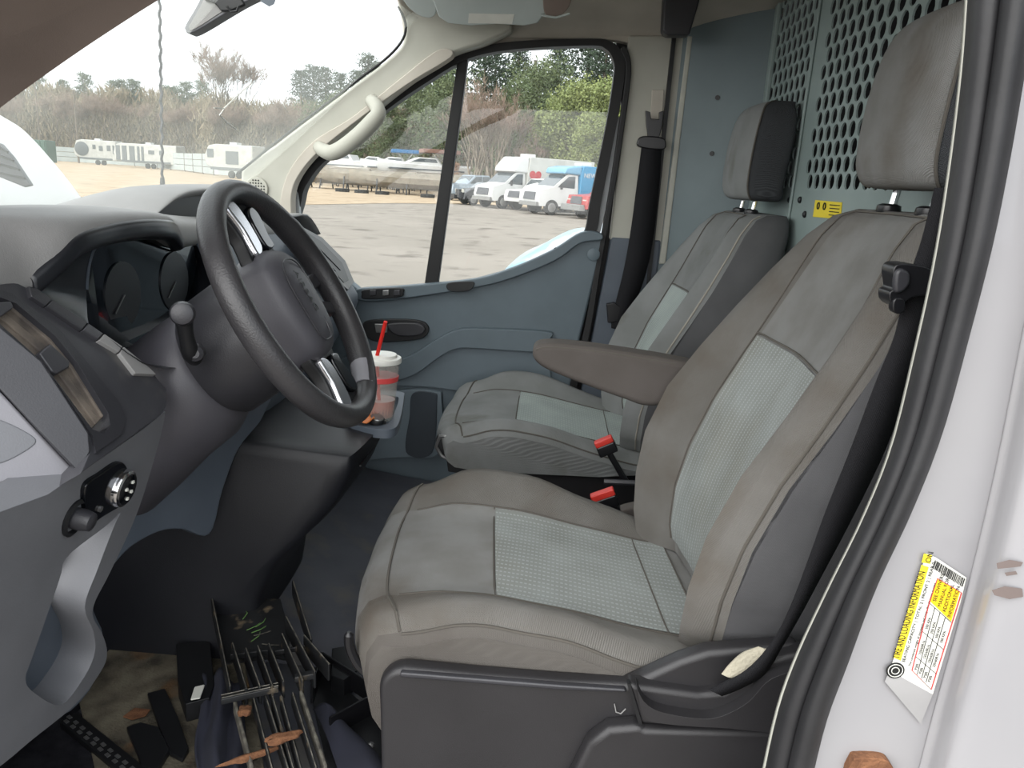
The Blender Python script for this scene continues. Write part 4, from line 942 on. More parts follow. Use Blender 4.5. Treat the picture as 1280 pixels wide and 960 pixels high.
def lump(name, c, rx, ry, rz, m, parent=None, seed=0, ang=0, **kw):
    rnd = random.Random(seed); bm = bmesh.new(); bmesh.ops.create_icosphere(bm, subdivisions=3, radius=1)
    vs = []
    for v in bm.verts:
        k = 1+.16*math.sin(v.co.x*5+seed)+.12*math.sin(v.co.y*7+seed*2)+.10*rnd.uniform(-1,1)
        x, y = v.co.x*rx*k, v.co.y*ry*k; vs.append(Vector(c)+Vector((x*math.cos(ang)-y*math.sin(ang), x*math.sin(ang)+y*math.cos(ang), v.co.z*rz*k)))
    fs = [tuple(v.index for v in f.verts) for f in bm.faces]; bm.free()
    return ob(name, vs, fs, m, parent, smooth=60, **kw)
lump('rust_flake', G(.50,.97,.028), .030, .011, .007, 'rust_leaf', None, 3, .5, label='larger rusty brown flake lying across the broken grille', cat='debris')
lump('rust_flake', G(.15,.80,.022), .011, .014, .006, 'rust_leaf', None, 5, .2, label='smaller rusty brown flake at the grille cross bar', cat='debris')
lump('bark_strip', G(.12,1.0,.012), .008, .045, .005, 'rust_leaf', None, 8, -1.0, label='long rusty bark strip along the left grille slat', cat='debris')
# navy cloth
rows = []
for j in range(9):
    a = lerp2((268,845),(262,1000),j/8); b = lerp2((250,880),(222,1000),j/8) if False else None
    l = UZ(248+4*math.sin(j), 858+18*j, FZ+.02); r = UZ(300+2*j, 862+18*j, FZ+.02)
    rows.append([l.lerp(r, i/8)+Vector((0,0,.03*math.sin(i/8*math.pi)+.012*math.sin(i*1.7+j*.5)+.008)) for i in range(9)])
grid('navy_cloth', rows, 'cloth_navy', None, nu=24, nv=24, smooth=180, solid=.003, label='navy blue cloth bunched at the left of the broken grille', cat='cloth')
rows = []
for j in range(7):
    l = UZ(392+6*j, 890+14*j, FZ+.015); r = UZ(440+12*j, 915+14*j, FZ+.015)
    rows.append([l.lerp(r, i/6)+Vector((0,0,.025*math.sin(i/6*math.pi)+.008*math.sin(i+j*.8)+.006)) for i in range(7)])
grid('navy_cloth', rows, 'cloth_navy', None, nu=20, nv=20, smooth=180, solid=.003, label='navy blue cloth corner under the right edge of the broken grille', cat='cloth')
# flat dark pieces and paper scrap
def flat(name, pts, m, z, th, **kw): return ob(name, *prism_data([UZ(x, y, z) for x, y in pts], Vector((0,0,-th))), m, None, smooth=0, bevel=.0015, bseg=1, **kw)
flat('plastic_strip', [(184,866),(206,860),(222,895),(236,935),(228,948),(212,940),(198,905)], 'black', FZ+.022, .010, label='long black plastic strip lying on the dirty floor mat', cat='plastic piece')
flat('plastic_strip', [(158,908),(176,902),(198,908),(212,936),(196,962),(178,956)], 'black', FZ+.024, .012, label='short wide black plastic strip nearest the door sill', cat='plastic piece')
flat('paper_scrap', [(243,858),(256,855),(250,872),(238,874)], 'paper', FZ+.06, .004, label='small white paper scrap beside the navy cloth', cat='paper')
flat('leaf_scrap', [(153,895),(168,884),(188,886),(182,894),(165,899)], 'rust_leaf', FZ+.016, .004, label='dry brown leaf flattened on the dirty floor mat', cat='leaf')
flat('black_box_piece', [(220,805),(262,800),(268,855),(262,872),(232,880),(222,850)], 'black', FZ+.05, .045, label='black plastic block standing left of the broken grille', cat='plastic piece')
# seat front tray under the driver cushion
ty = thing('under_seat_tray', 'black plastic tray with dividers on the floor before the driver seat', 'tray', UZ(440,890,FZ))
T0 = [UZ(x, y, FZ+.012) for x, y in ((402,838),(478,898),(485,980),(420,1000),(392,880))]
ob('tray_base', *prism_data(T0, Vector((0,0,-.010))), 'black', ty, smooth=0)
for a, b in (((402,838),(476,886)),((476,886),(412,922)),((476,886),(480,985)),((402,838),(390,880))):
    bar('tray_wall', UZ(*a, FZ+.012), UZ(*b, FZ+.012), .006, .045, 'buckle_black', ty)
for k, (x, y) in enumerate(((440,938),(452,950),(462,936),(432,952))):
    MB().lathe([(.006,0),(.007,.008),(.004,.012)], UZ(x, y, FZ+.013), (.3,.2,1), 8).ob('screw', 'metal_dull', None, label=['metal screw left in the black tray beside the seat','metal screw nearest the camera in the black tray','metal screw close to the seat base in the tray','leftmost metal screw in the black floor tray'][k], cat='screw', group='loose screws in the tray')
flat('dark_square', [(415,810),(440,806),(446,838),(430,850),(414,844)], 'black', FZ+.05, .045, label='matt black square block beside the seat height lever', cat='block')
# black strip across the floor near the tunnel
# door sill with chequered scuff strip
ss = thing('sill_strip', 'black door sill strip with a row of pale chequer marks', 'sill strip', UZ(130,930,FZ+.01))
SA, SB = UZ(82,897,FZ+.02), UZ(190,985,FZ+.02)
dd = (SB-SA).normalized(); ss_ = dd.cross(Vector((0,0,1))).normalized()
ob('strip_base', *prism_data([SA-ss_*.02, SA+ss_*.012, SB+ss_*.012, SB-ss_*.02], Vector((0,0,-.015))), 'black', ss, bevel=.002)
for i in range(12):
    for r_ in (0, 1):
        p = SA.lerp(SB, (i+.25+.5*r_*0.6)/12)+ss_*(-.004+.009*r_)+Vector((0,0,.0015))
        MB().box(p, (.010,.006,.002), Matrix((dd, ss_, Vector((0,0,1)))).transposed()).ob('chequer_block', 'metal_dull', ss)
# torn foam at the seat corner
rows = [[U(x, y, .862-.004*math.sin(i*2)) for i, (x, y) in enumerate(r)] for r in (((948,808),(962,812),(975,806)),((928,816),(944,824),(960,822)),((912,830),(926,838),(944,832)),((902,842),(912,846),(925,842)))]
grid('torn_foam', rows, 'foam', None, nu=10, nv=12, smooth=0, solid=.004, label='torn cream padding poking out at the seat base by the belt', cat='padding')
PWN = Vector((.68,0,-.74)).normalized(); PWP = Vector((-.90,1.6,1.66))
for pts in (((266,133),(278,134),(295,118),(313,102)), ((279,134),(273,142),(282,151),(294,160))):
    tube('windscreen_scratch', [UP(x, y, PWP, PWN)+PWN*.004 for x, y in pts], .0016, 'paper', ws, seg=4)

# ================================================================== OUTSIDE
def OUT(px, y): return Vector((U(px, 228, y).x, y, 0))
# near: white vehicle nose seen through the windscreen
nv = thing('white_van', 'white vehicle nose with dark louvred vent standing just beyond the windscreen', 'car', (-4.2,4.4,0))
rows = []
vp = [U(x, y, 5.25) for x, y in ((-420,-40),(-200,40),(-100,84),(-40,118),(0,141),(22,156),(50,186),(76,220),(98,254),(110,290),(112,340))]
vp = [(v.x, v.z) for v in vp]+[(vp[-1].x-.1, .5), (vp[-1].x-.3, .42), (vp[0].x, .42)]
for y, s_ in ((3.55,.86),(3.62,.95),(3.8,.985),(4.2,1),(4.9,1),(5.3,.98),(5.45,.86)):
    rows.append([Vector((-4.2+(x+4.2)*(.96+.04*s_), y, .42+(z-.42)*s_)) for x, z in vp])
grid('body', rows, 'white_paint', nv, closed_u=True, caps=True, nu=60, nv=20, smooth=50)
vt = yplate('louvre_vent', [(-30,170),(0,180),(14,196),(38,232),(30,234),(0,222),(-30,212)], 'grille', 3.535, .03, nv, bevel=.006)
for k in range(4): tube('louvre', [U(-20,176+12*k,3.53), U(10+7*k,190+11*k,3.53)], .006, 'black', vt, seg=4)
yplate('lamp', [(-30,258),(0,261),(20,268),(34,275),(-30,285)], 'auto_glass', 3.535, .03, nv, bevel=.004)
for x in (-6.0, -3.6):
    for y in (3.62, 5.38): MB().lathe([(.36,-.1),(.36,.1)], (x, y, .36), (0,1,0), 20).ob('wheel', 'tyre', nv)
# antenna and hood of the van itself
hd_ = thing('van_hood', 'white hood of the van below the windscreen', 'hood', (-1.7,1.65,.6))
rows = []
for y in (.75,.85,1.2,1.65,2.1,2.42,2.52):
    e_ = .06 if y in (.75,2.52) else 0
    rows.append([Vector((x, y, z-e_)) for x, z in ((-1.22,1.36),(-1.35,1.33),(-1.6,1.24),(-1.85,1.12),(-2.0,.95),(-2.08,.7))])
grid('hood_skin', rows, 'white_paint', hd_, nu=20, nv=20, smooth=180, solid=.01)
an = thing('radio_antenna', 'thin twisted black antenna rod rising beyond the dashboard', 'antenna', U(203,262,2.36))
pts = [U(199+4.5*t, -30+275*t, 2.36) for t in [i/60 for i in range(61)]]
tube('rod', [p+Vector((.0022*math.sin(i*1.6), .0022*math.cos(i*1.6), 0)) for i, p in enumerate(pts)], .0042, 'dash_dark', an, seg=6)
tube('rod_base', [U(203,222,2.36), U(203.5,245,2.36), U(203.5,300,2.36)], [.006,.010,.013], 'black', an, seg=8)
# near: plastic-covered bundle beside the passenger door
rows = []
for j, (x, sc_) in enumerate(((-.36,.0),(-.34,.55),(-.24,.80),(-.06,.90),(.15,.97),(.4,1.01),(.8,1.03),(1.2,1.0),(1.35,.85),(1.38,0))):
    r = []
    for i, (y, k) in enumerate(((4.3,0),(4.32,.5),(4.36,.9),(4.5,.98),(4.8,1.02),(5.2,1.0),(5.45,.92),(5.5,.5),(5.52,0))):
        r.append(Vector((x+.03*math.sin(i*2.3+j), y+.03*math.sin(j*3.1+i), max(0, 1.40*sc_*k+.035*math.sin(i*3+j*2.2)*(1 if k > .3 else 0)))))
    rows.append(r)
grid('covered_bundle', rows, 'plastic_sheet', None, nu=60, nv=60, smooth=180, label='bundle wrapped in crinkled white and light blue plastic sheet outside the far door', cat='bundle')

def vehicle(name, label, cat, loc, rz, prof, width, paint, wins, fronts, wheels, r, extras=()):
    t = thing(name, label, cat, loc, rz, local=True); h = width/2
    rows = []
    for y, s_, dz in ((-h, .97, .0), (-h*.92, 1, .01), (0, 1, .03), (h*.92, 1, .01), (h, .97, 0)):
        cx = sum(p[0] for p in prof)/len(prof); rows.append([Vector((cx+(x-cx)*s_, y*(1 if z < 1.1 else .93), z+(dz if z > .9 else 0))) for x, z in prof])
    grid('body', rows, paint, t, closed_u=True, caps=True, smooth=30)
    for pts in wins:
        for s in (-1, 1):
            v_, f_ = prism_data([Vector((x, s*(h*(.945)+.01), z)) for x, z in pts], Vector((0, s*.012, 0))); ob('side_window', v_, f_, 'auto_glass', t, smooth=0)
    for nm, (x0, z0), (x1, z1), ins, m in fronts:
        d = Vector((x1-x0, 0, z1-z0)); nn = Vector((-d.z, 0, d.x)).normalized()*.03
        if nn.x > 0 and x0 < x1 + 3 and nm != 'rear_window': nn = -nn
        w0, w1 = h-ins, h-ins*1.1
        v_, f_ = prism_data([Vector((x0,-w0,z0)), Vector((x0,w0,z0)), Vector((x1,w1*.97,z1)), Vector((x1,-w1*.97,z1))], nn); ob(nm, v_, f_, m, t, smooth=0)
    for x in wheels:
        for s in (-1, 1):
            wh = MB().lathe([(r*.7,-.11),(r,-.10),(r,.10),(r*.7,.11)], (x, s*(h-.10), r), (0, s, 0), 18).ob('wheel', 'tyre', t)
            MB().lathe([(r*.6,.111),(r*.5,.125),(.05,.13)], (x, s*(h-.10), r), (0, s, 0), 14).ob('hub_cap', 'hub', wh)
    for nm, c, d, m in extras: MB().box(c, d).ob(nm, m, t, bevel=.02)
    for s in (-1, 1): MB().box((prof[0][0]-.0+.02, s*(h-.25), .85), (.08,.32,.20)).ob('headlamp', 'lamp', t)
    return t
P_pick = [(-2.75,.5),(-2.8,.75),(-2.72,1.12),(-1.5,1.22),(-.85,1.82),(.35,1.86),(.75,1.25),(2.75,1.22),(2.8,.55)]
P_suv = [(-2.4,.4),(-2.45,.7),(-2.35,1.02),(-1.3,1.14),(-.7,1.68),(1.7,1.72),(2.3,1.15),(2.35,.45)]
P_van = [(-2.9,.45),(-3.0,.8),(-2.9,1.25),(-2.1,1.45),(-1.25,2.12),(-.6,2.2),(-.5,.5)]
W_pick = [[(-1.3,1.26),(-.80,1.74),(-.30,1.76),(-.30,1.26)], [(-.22,1.26),(-.22,1.76),(.32,1.78),(.62,1.26)]]
F_pick = [('windscreen', (-1.42,1.25), (-.92,1.76), .15, 'auto_glass'), ('front_grille', (-2.80,.72), (-2.74,1.08), .45, 'grille')]
def truck(name, label, loc, rz, L, H, mcab, mbox, mcap, extra=None):
    t = vehicle(name, label, 'truck', loc, rz, P_van, 2.0, mcab, [[(-1.85,1.45),(-1.2,2.02),(-.8,2.04),(-.8,1.42)]], [('windscreen', (-2.05,1.48), (-1.32,2.08), .12, 'auto_glass'), ('front_grille', (-3.0,.75), (-2.93,1.15), .35, 'grille')], (-2.15, L-1.6), .40, [('bumper', (-3.0,0,.55), (.2,1.9,.22), 'hub')])
    ob('cargo_box', *prism_data([Vector((x,-1.12,z)) for x, z in ((-.55,.75),(-.55,2.15),(-.4,H),(L,H),(L,.75))], Vector((0,2.24,0))), mbox, t, bevel=.04)
    ob('cab_cap', *prism_data([Vector((x,-1.05,z)) for x, z in ((-1.55,2.15),(-1.45,2.45),(-.9,H-.02),(-.45,H),(-.45,2.1))], Vector((0,2.1,0))), mcap, t, bevel=.10, bseg=3)
    MB().box((L*.45,0,.62), (L,1.0,.2)).ob('chassis', 'black', t)
    MB().box((.4,.3,H+.10), (.7,.7,.2)).ob('roof_unit', 'white_paint', t, bevel=.05)
    for s in (-1,1): MB().box((-1.7, s*1.12, 1.5), (.06,.16,.3)).ob('mirror', 'black', t)
    return t
RZ = math.radians(38)
vehicle('suv', 'silver blue crew cab pickup truck leftmost in the row by the trees', 'car', OUT(598, 58), RZ, P_pick, 1.95, 'silver_paint', W_pick, F_pick, (-1.85,1.8), .40)
vehicle('wrecked_car', 'dark wrecked car with its front torn open before the white box truck', 'car', OUT(612, 50.5), math.radians(25), [(-2.0,.35),(-1.9,.75),(-1.5,.98),(-1.1,1.0),(-.5,1.42),(.9,1.45),(1.6,1.05),(2.1,.95),(2.15,.4)], 1.75, 'dark_paint', [[(-.8,1.04),(-.42,1.34),(.8,1.36),(1.3,1.04)]], [('windscreen', (-1.05,1.02), (-.58,1.38), .15, 'auto_glass')], (-1.35,1.35), .32,
        [('torn_fender', (-2.0,-.5,.6), (.5,.3,.35), 'grille'), ('torn_bumper', (-2.15,.4,.45), (.4,.9,.25), 'dark_paint'), ('engine_block', (-1.9,.1,.78), (.4,.7,.3), 'grille')])
tk = truck('box_truck', 'white box truck with a red heart on its side parked by the trees', OUT(655, 48.5), RZ, 4.6, 3.05, 'white_paint', 'white_paint_dirty', 'white_paint')
def heart(t, x, z, s, y, m):
    pts = [Vector((x+s*.06*16*math.sin(q)**3, y, z+s*.06*(13*math.cos(q)-5*math.cos(2*q)-2*math.cos(3*q)-math.cos(4*q)))) for q in [2*math.pi*i/28 for i in range(28)]]
    ob('heart_sign', *prism_data(pts, Vector((0,-.01,0))), m, t, smooth=0)
heart(tk, .0, 1.95, .46, -1.125, 'heart_red')
vehicle('pickup_truck', 'white pickup truck front standing between the box truck and the shuttle', 'car', OUT(690, 47.0), math.radians(40), P_pick, 2.0, 'white_paint', W_pick, F_pick, (-1.85,1.8), .40)
sh_ = truck('shuttle_truck', 'white truck with a bright blue box body lettered in white', OUT(723, 43.5), math.radians(30), 5.2, 2.6, 'white_paint', 'blue_paint', 'lightblue_paint')
text('lettering', 'NEW ENGLAND', Vector((-.40,-1.16,2.02)), (1,0,0), (0,0,1), .33, 'white_paint', sh_, .004)
vehicle('pickup_truck', 'red pickup truck with a crumpled silver bumper at the right of the row', 'car', OUT(780, 41.0), math.radians(30), P_pick, 1.95, 'red_paint', W_pick, F_pick, (-1.85,1.8), .40, [('bent_bumper', (-2.9,.1,.55), (.35,1.8,.3), 'hub')])

def boat(label, loc, rz, L, W_, deck='white_paint', top=None, cover=False, group=None):
    t = thing('boat', label, 'boat', loc, rz, group=group, local=True)
    rows = []
    for s_, wk, dk, kk in ((0,.9,1.0,.15),(.25,1,1,.05),(.5,1,1.02,0),(.75,.78,1.1,.1),(.92,.35,1.2,.45),(1,.03,1.28,.9)):
        x = L*(s_-.5); w2 = W_/2*wk; z1 = (.55+.75*dk) if cover else (1.7+.75*dk); z0 = (.45 if cover else 1.3)+kk*(.4 if cover else .7)
        rows.append([Vector((x,-w2,z1)),Vector((x,-w2*.92,(z0+z1)/2)),Vector((x,-w2*.3,z0+.05)),Vector((x,0,z0)),Vector((x,w2*.3,z0+.05)),Vector((x,w2*.92,(z0+z1)/2)),Vector((x,w2,z1)),Vector((x,w2*.5,z1+(.4*(1-s_*.5) if cover else .15))),Vector((x,0,z1+(.55*(1-s_*.5) if cover else .2))),Vector((x,-w2*.5,z1+(.4*(1-s_*.5) if cover else .15)))])
    grid('cover' if cover else 'hull', rows, 'tarp' if cover else deck, t, closed_u=True, caps=True, smooth=40)
    if not cover:
        ob('cabin', *prism_data([Vector((x*L,-W_*.32,z)) for x, z in ((-.18,2.5),(-.12,3.15),(.08,3.15),(.24,2.55))], Vector((0,W_*.64,0))), 'white_paint', t, bevel=.08)
        ob('cabin_glass', *prism_data([Vector((x*L,-W_*.325,z)) for x, z in ((-.12,2.75),(-.10,3.05),(.07,3.05),(.16,2.75))], Vector((0,W_*.65,0))), 'auto_glass', t, smooth=0)
        MB().box((0,0,2.1), (L*.8,W_*.96,.12)).ob('stripe', 'auto_glass', t)
    if top:
        MB().box((-L*.16,0,3.75), (L*.4,W_*.8,.34)).ob('bimini_top', top, t, bevel=.05)
        for x in (-.28,-.04):
            for s in (-1,1): MB().tube([(-L*.16,s*W_*.38,2.6),(x*L,s*W_*.38,3.7)], .035, 5).ob('bimini_frame', 'hub', t)
    for x in (-.3, 0, .25):
        for s in (-1, 1): MB().tube([(x*L,s*W_*.55,0),(x*L,s*W_*.36,1.15)], .06, 5).ob('stand', 'black', t)
    return t
boat('long boat under a tan tarpaulin on black stands, left of the window divider', OUT(510, 64), math.radians(186), 9.5, 2.8, cover=True)
boat('boat under a tan tarpaulin on stands nearest the windscreen pillar', OUT(408, 68), math.radians(172), 8, 2.6, cover=True)
boat('tarpaulin covered boat in the middle of the boat row', OUT(462, 67), math.radians(186), 8, 2.6, cover=True)
boat('white cabin cruiser with a tan canopy beside the window divider', OUT(530, 72), math.radians(200), 8.5, 2.9, top='bimini_tan')
boat('white motor boat with a bright blue canopy', OUT(492, 78), math.radians(195), 6.5, 2.4, top='bimini_blue')
boat('white motor boat furthest left behind the tarpaulins', OUT(432, 79), math.radians(165), 7.5, 2.7)
boat('small white motor boat between the furthest boat and the blue canopy', OUT(466, 82), math.radians(185), 5.5, 2.2)
for k, px in enumerate((428, 452, 478, 535)):
    p = OUT(px, 61-k*.5); MB().lathe([(.2,0),(.55,.02),(.55,.26),(.2,.28)], p, (0,0,1), 16).ob('old_tyre', 'tyre', None, label='black tyre lying on the dirt under the boat row', cat='tyre', group='tyres under the boats')

def rv(label, px, y, L, H, rz, dark_front, bands):
    t = thing('camping_trailer', label, 'trailer', OUT(px, y), rz, local=True)
    ob('body', *prism_data([Vector((x,-1.25,z)) for x, z in ((-L/2,1.3),(-L/2-.3,2.2),(-L/2+.3,H-.2),(-L/2+1.2,H),(L/2,H),(L/2,.8),(-L/2+1.5,.8))], Vector((0,2.5,0))), 'white_paint_dirty', t, bevel=.12)
    for x, z, w_, h_ in bands:
        MB().box((x,-1.27,z), (w_,.06,h_)).ob('window', 'rv_dark', t)
    if dark_front:
        MB().lathe([(1.1,0),(1.15,.06),(.8,.1)], (-L/2+1.15,-1.25,H-1.5), (0,-1,0), 20).ob('front_cap', 'rv_dark', t)
    MB().box((0,-1.27,1.0), (L*.8,.06,.3)).ob('lower_stripe', 'rv_dark', t)
    MB().box((0,0,H+.12), (.9,.9,.3)).ob('roof_vent', 'white_paint', t)
    for x in (.2,1.2): MB().lathe([(.4,-1.25),(.4,-1.0)], (x,0,.4), (0,1,0), 14).ob('wheel', 'tyre', t)
    return t
rv('far white camping trailer with a dark rounded front end', 127, 132, 6.8, 4.0, math.radians(4), True, [(-.2,2.9,.5,.7),(.9,2.7,.6,.8),(2.2,2.8,.6,.9),(3.0,2.6,.3,1.4)])
rv('far white toy hauler trailer with a row of tall dark panels', 190, 124, 10.5, 3.7, math.radians(-6), False, [(-4.7,2.2,.7,2.2),(-3.6,2.2,.8,2.2),(-2.3,2.2,.9,2.2),(-1.2,2.2,.4,2.2),(-.5,2.2,.4,2.2),(1.0,2.5,1.0,.6),(2.7,2.5,.7,.7)])
rv('old white trailer with a hole in its side at the windscreen pillar', 296, 88, 6.0, 3.6, math.radians(-14), False, [(-2.4,2.6,.8,.9),(.4,2.2,1.6,1.4)])
gc_ = thing('waste_container', 'dark green waste container at the left end of the fence', 'container', OUT(52, 122), 0, local=True)
MB().box((0,0,1.7), (4.2,2.4,3.3)).ob('container_body', 'container_green', gc_, bevel=.08)
for k in range(6): MB().box((-1.8+.72*k,-1.24,1.7), (.12,.08,3.0)).ob('rib', 'container_green', gc_)
fe = thing('fence', 'long pale panel fence along the far edge of the lot', 'fence', OUT(150, 146), 0, local=True)
fx = fe.location.x; pts = [OUT(20,136), OUT(100,142), OUT(170,140), OUT(232,118), OUT(268,98), OUT(330,92)]
for a, b in zip(pts, pts[1:]):
    n_ = max(2, int((b-a).length/6.5)); d = (b-a).normalized()
    for i in range(n_):
        p = a.lerp(b, (i+.5)/n_)-Vector(fe.location); R = Matrix(((d.x,-d.y,0),(d.y,d.x,0),(0,0,1)))
        for z in (.55,1.4,2.25): MB().box(p+Vector((0,0,z)), ((b-a).length/n_*.97,.08,.78), R).ob('fence_panel', 'fence_white', fe)
        MB().box(a.lerp(b, i/n_)-Vector(fe.location)+Vector((0,0,1.35)), (.14,.14,2.7)).ob('fence_post', 'bark', fe)
for px, y, h in ((55,150,15),(101,140,12.5),(660,80,13)):
    t = thing('utility_pole', {55:'leftmost tall bare utility pole before the brown wood',101:'utility pole rising behind the far trailer with dark front',660:'utility pole among the green trees beyond the trucks'}[px], 'pole', OUT(px, y), 0, local=True)
    MB().tube([(0,0,0),(0,0,h)], .16, 6).ob('pole', 'bark', t); MB().box((0,0,h-.8), (2.2,.12,.14)).ob('cross_arm', 'bark', t)

# ---- trees
rnd = random.Random(11)
def tri_leaf(mb_v, mb_f, c, s, asp=1.0):
    a = Vector((rnd.uniform(-1,1), rnd.uniform(-1,1), rnd.uniform(-1,1))).normalized(); b = a.cross(Vector((rnd.uniform(-1,1), rnd.uniform(-1,1), rnd.uniform(-1,1)))).normalized()
    k = len(mb_v); mb_v += [c-a*s*asp-b*s*.5, c+a*s*asp, c-a*s*.3*asp+b*s*.7]; mb_f.append((k,k+1,k+2))
def branch(mb, p, d, L, r, depth, tips, spread=.6):
    q = p+d*L; 
    mb.tube([p, q], [r, r*.62], 4 if r > .05 else 3)
    if depth == 0: tips.append((q, d)); return
    for i in range(rnd.choice((2,3))):
        nd = (d+Vector((rnd.uniform(-1,1), rnd.uniform(-1,1), rnd.uniform(-.15,.9)))*spread).normalized()
        branch(mb, p.lerp(q, rnd.uniform(.55,1)), nd, L*rnd.uniform(.6,.82), r*.58, depth-1, tips, spread)
def proto_bare(h, depth, stems, m, twigm, twigs, spread=.55):
    t = thing('bare_tree', 'x', 'tree', (0,0,-50), local=True); mb = MB(); tips = []
    for s in range(stems):
        d = Vector((rnd.uniform(-.25,.25), rnd.uniform(-.25,.25), 1)).normalized() if stems > 1 else Vector((0,0,1))
        branch(mb, Vector((0,0,0)), d, h*.34, h*.012, depth, tips, spread)
    mb.ob('trunk', m, t, smooth=180)
    vs = []; fs = []
    for p, d in tips:
        for k in range(twigs):
            e = (d+Vector((rnd.uniform(-1,1), rnd.uniform(-1,1), rnd.uniform(-.5,1)))).normalized(); L = rnd.uniform(.4,1.1)*h/12; s = e.cross(Vector((rnd.uniform(-1,1), rnd.uniform(-1,1), .3))).normalized()*.022
            q = p-d*rnd.uniform(0,1)*h*.05; n = len(vs); vs += [q-s, q+s, q+e*L]; fs.append((n,n+1,n+2))
    ob('twigs', vs, fs, twigm, t, smooth=0, kind='stuff'); return t
def proto_pine(h, m):
    t = thing('pine_tree', 'x', 'tree', (0,0,-50), local=True)
    MB().tube([(0,0,0),(0,0,h*.6),(.1,0,h)], [h*.014,h*.01,h*.003], 6).ob('trunk', 'bark', t, smooth=180)
    vs = []; fs = []
    for i in range(int(h*5)):
        z = h*(.28+.72*(i/(h*5))); R_ = h*.20*(1-(z/h-.28)/.78)**.7*rnd.uniform(.6,1.15)+.3; a = rnd.uniform(0,6.28)
        for k in range(60):
            f = rnd.random()**.6; c = Vector((math.cos(a)*R_*f, math.sin(a)*R_*f, z+f*R_*.12))+Vector((rnd.gauss(0,.36), rnd.gauss(0,.36), rnd.gauss(0,.17)))
            tri_leaf(vs, fs, c, .16)
    ob('foliage', vs, fs, m, t, smooth=0, kind='stuff'); return t
def proto_leafy(h, m, n=7000, s=.12):
    t = thing('leafy_tree', 'x', 'tree', (0,0,-50), local=True); mb = MB(); tips = []
    branch(mb, Vector((0,0,0)), Vector((0,0,1)), h*.3, h*.012, 4, tips, .6); mb.ob('trunk', 'bark', t, smooth=180)
    vs = []; fs = []; cl = [(Vector((rnd.gauss(0,h*.16), rnd.gauss(0,h*.16), h*rnd.uniform(.15,.98))), h*rnd.uniform(.05,.12)) for _ in range(46)]
    for i in range(n):
        c, R_ = rnd.choice(cl); c = Vector((c.x*(1.15-c.z/h*.75), c.y*(1.15-c.z/h*.75), c.z)); d = Vector((rnd.gauss(0,1), rnd.gauss(0,1), rnd.gauss(0,.8)))
        tri_leaf(vs, fs, c+d.normalized()*R_*rnd.uniform(.6,1.1), s)
    ob('foliage', vs, fs, m, t, smooth=0, kind='stuff'); return t
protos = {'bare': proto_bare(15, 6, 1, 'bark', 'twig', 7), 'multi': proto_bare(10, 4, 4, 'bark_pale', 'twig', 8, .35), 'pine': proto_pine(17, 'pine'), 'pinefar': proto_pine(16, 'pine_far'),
          'green': proto_leafy(10, 'leaf_green'), 'lime': proto_leafy(8, 'leaf_lime'), 'rust': proto_leafy(7, 'leaf_rust', 2500)}
used = set()
def place(kind, px, y, s, label, group):
    o = protos[kind]
    if kind in used: o = copy_tree(o)
    used.add(kind); o.location = OUT(px, y); o.rotation_euler = (0,0,rnd.uniform(0,6.28)); o.scale = (s*rnd.uniform(.95,1.1),)*2+(s,)
    o['label'] = label; o['category'] = 'tree'; o['group'] = group
L1, G1 = 'bare brown tree in the hazy wood beyond the far fence', 'bare trees of the brown wood'
for i in range(70):
    px = -60+i*9.5+rnd.uniform(-5,5); y = rnd.choice((150,162,174)) if px < 280 else rnd.choice((104,116,128))
    if px > 575: break
    place('bare', px, y, rnd.uniform(.80,.95)*(1 if px < 280 else .82), L1, G1)
L2, G2 = 'pale hazy pine rising above the brown wood on the left', 'hazy pines above the brown wood'
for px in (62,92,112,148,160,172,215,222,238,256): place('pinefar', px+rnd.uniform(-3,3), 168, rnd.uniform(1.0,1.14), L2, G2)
place('bare', 292, 118, 1.36, 'tallest bare round-crowned tree standing above the wood in the windscreen', None); place('bare', 272, 121, 1.30, 'second tallest bare tree, left neighbour of the round-crowned one', None) 
for px, s in ((378,.92),(392,1.0),(408,.98),(425,.92),(446,.95),(458,1.05),(472,1.02),(500,.9),(520,.95),(545,.95),(562,.9)):
    place('pine', px, 122+rnd.uniform(-6,6), s*1.0, 'dark green pine behind the row of boats', 'pines behind the boats')
for px, y, s in ((560,86,0.84),(600,84,0.90),(612,92,0.95),(724,80,0.95),(745,76,1.03),(764,78,1.06),(782,74,1.01),(640,96,0.95),(690,92,0.99)):
    place('pine', px, y, s, 'dark green pine at the back of the trees beyond the trucks', 'pines beyond the trucks')
for px, y, s in ((395,88,0.85),(418,86,0.91),(450,90,0.98),(480,86,0.91),(510,88,1.04),(535,84,1.10),(556,80,1.17),(660,78,1.23),(675,72,1.17),(645,70,0.98)):
    place('green', px, y, s, 'mid green leafy tree at the edge of the wood', 'mid green leafy trees')
for px, y, s in ((690,68,1.05),(706,66,1.10),(722,64,1.16),(742,66,1.16),(760,62,1.16),(672,66,0.73),(734,60,0.84),(775,62,1.16),(712,72,1.26)):
    place('lime', px, y, s, 'bright yellow green tree behind the trucks at the window rear', 'bright yellow green trees')
for px, y, s in ((592,62,.85),(606,64,.95),(616,61,.9),(600,68,1.0),(627,66,.85),(655,64,.55)):
    place('multi', px, y, s, 'pale bare many-stemmed tree behind the crew cab pickup', 'pale many-stemmed trees')
place('rust', 700, 90, 1.5, 'rusty orange leaved tree high between the green trees', None)
place('rust', 568, 70, .4, 'low rust brown bush beside the window divider', None)
for o in [q for q in COL.objects if q.get('group') is None and 'group' in q.keys()]: del o['group']
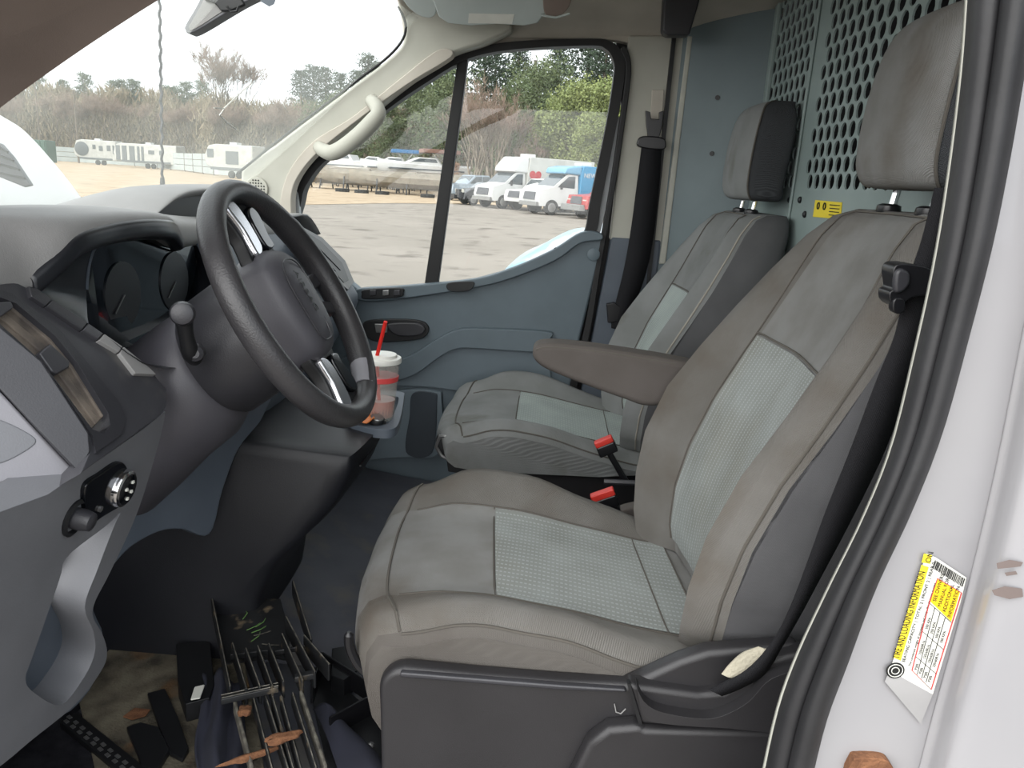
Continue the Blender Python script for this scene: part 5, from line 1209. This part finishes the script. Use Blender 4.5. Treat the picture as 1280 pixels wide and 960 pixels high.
WORDS = ['first','second','third','fourth','fifth','sixth','seventh','eighth','ninth','tenth','eleventh','twelfth']
for g, ph in (('pines behind the boats','%s pine from the left in the dark row behind the boats'),('pines beyond the trucks','%s dark pine from the left at the back beyond the trucks'),('mid green leafy trees','%s mid green leafy tree from the left at the wood edge'),
              ('bright yellow green trees','%s bright yellow green tree from the left behind the trucks'),('pale many-stemmed trees','%s pale many-stemmed bare tree from the left behind the pickup'),('hazy pines above the brown wood','%s pale hazy pine from the left above the brown wood')):
    for o, wd in zip(sorted([q for q in COL.objects if q.get('group') == g], key=lambda q: q.location.x/q.location.y), WORDS): o['label'] = ph % wd
# dense twig thicket filling the wood behind the trunks
def thicket(name, p0, p1, dep, h, n, m, label, w_=.10, L_=1.6):
    vs = []; fs = []
    for i in range(n):
        t_ = rnd.random(); p = p0.lerp(p1, t_)+Vector((rnd.uniform(-2,2), rnd.uniform(0,dep), 0)); z = h*(1-rnd.random()**1.3)*(.82+.18*math.sin(t_*37)+.1*math.sin(t_*91))
        e = Vector((rnd.uniform(-.5,.5), rnd.uniform(-.5,.5), rnd.uniform(.3,1))).normalized(); s_ = Vector((w_, rnd.uniform(-w_,w_), 0)); c = p+Vector((0,0,z)); k = len(vs)
        vs += [c-s_, c+s_, c+e*L_*rnd.uniform(.6,1.4)]; fs.append((k,k+1,k+2))
    return ob(name, vs, fs, m, None, smooth=0, kind='stuff', label=label, cat='brush')
thicket('brush_thicket', OUT(-80,158), OUT(300,158), 22, 13.5, 65000, 'brush', 'dense brown brush of the wood beyond the fence', .13, 2.0)
thicket('brush_thicket', OUT(255,118), OUT(600,110), 16, 9.5, 50000, 'brush', 'dense brown green brush behind the boats', .11, 1.6)
thicket('brush_thicket', OUT(665,76), OUT(800,70), 8, 7.5, 26000, 'leaf_lime', 'yellow green undergrowth behind the blue shuttle truck', .10, .7)
thicket('brush_thicket', OUT(560,82), OUT(690,80), 10, 6.5, 16000, 'brush', 'dense brown undergrowth behind the trucks', .10, 1.1)
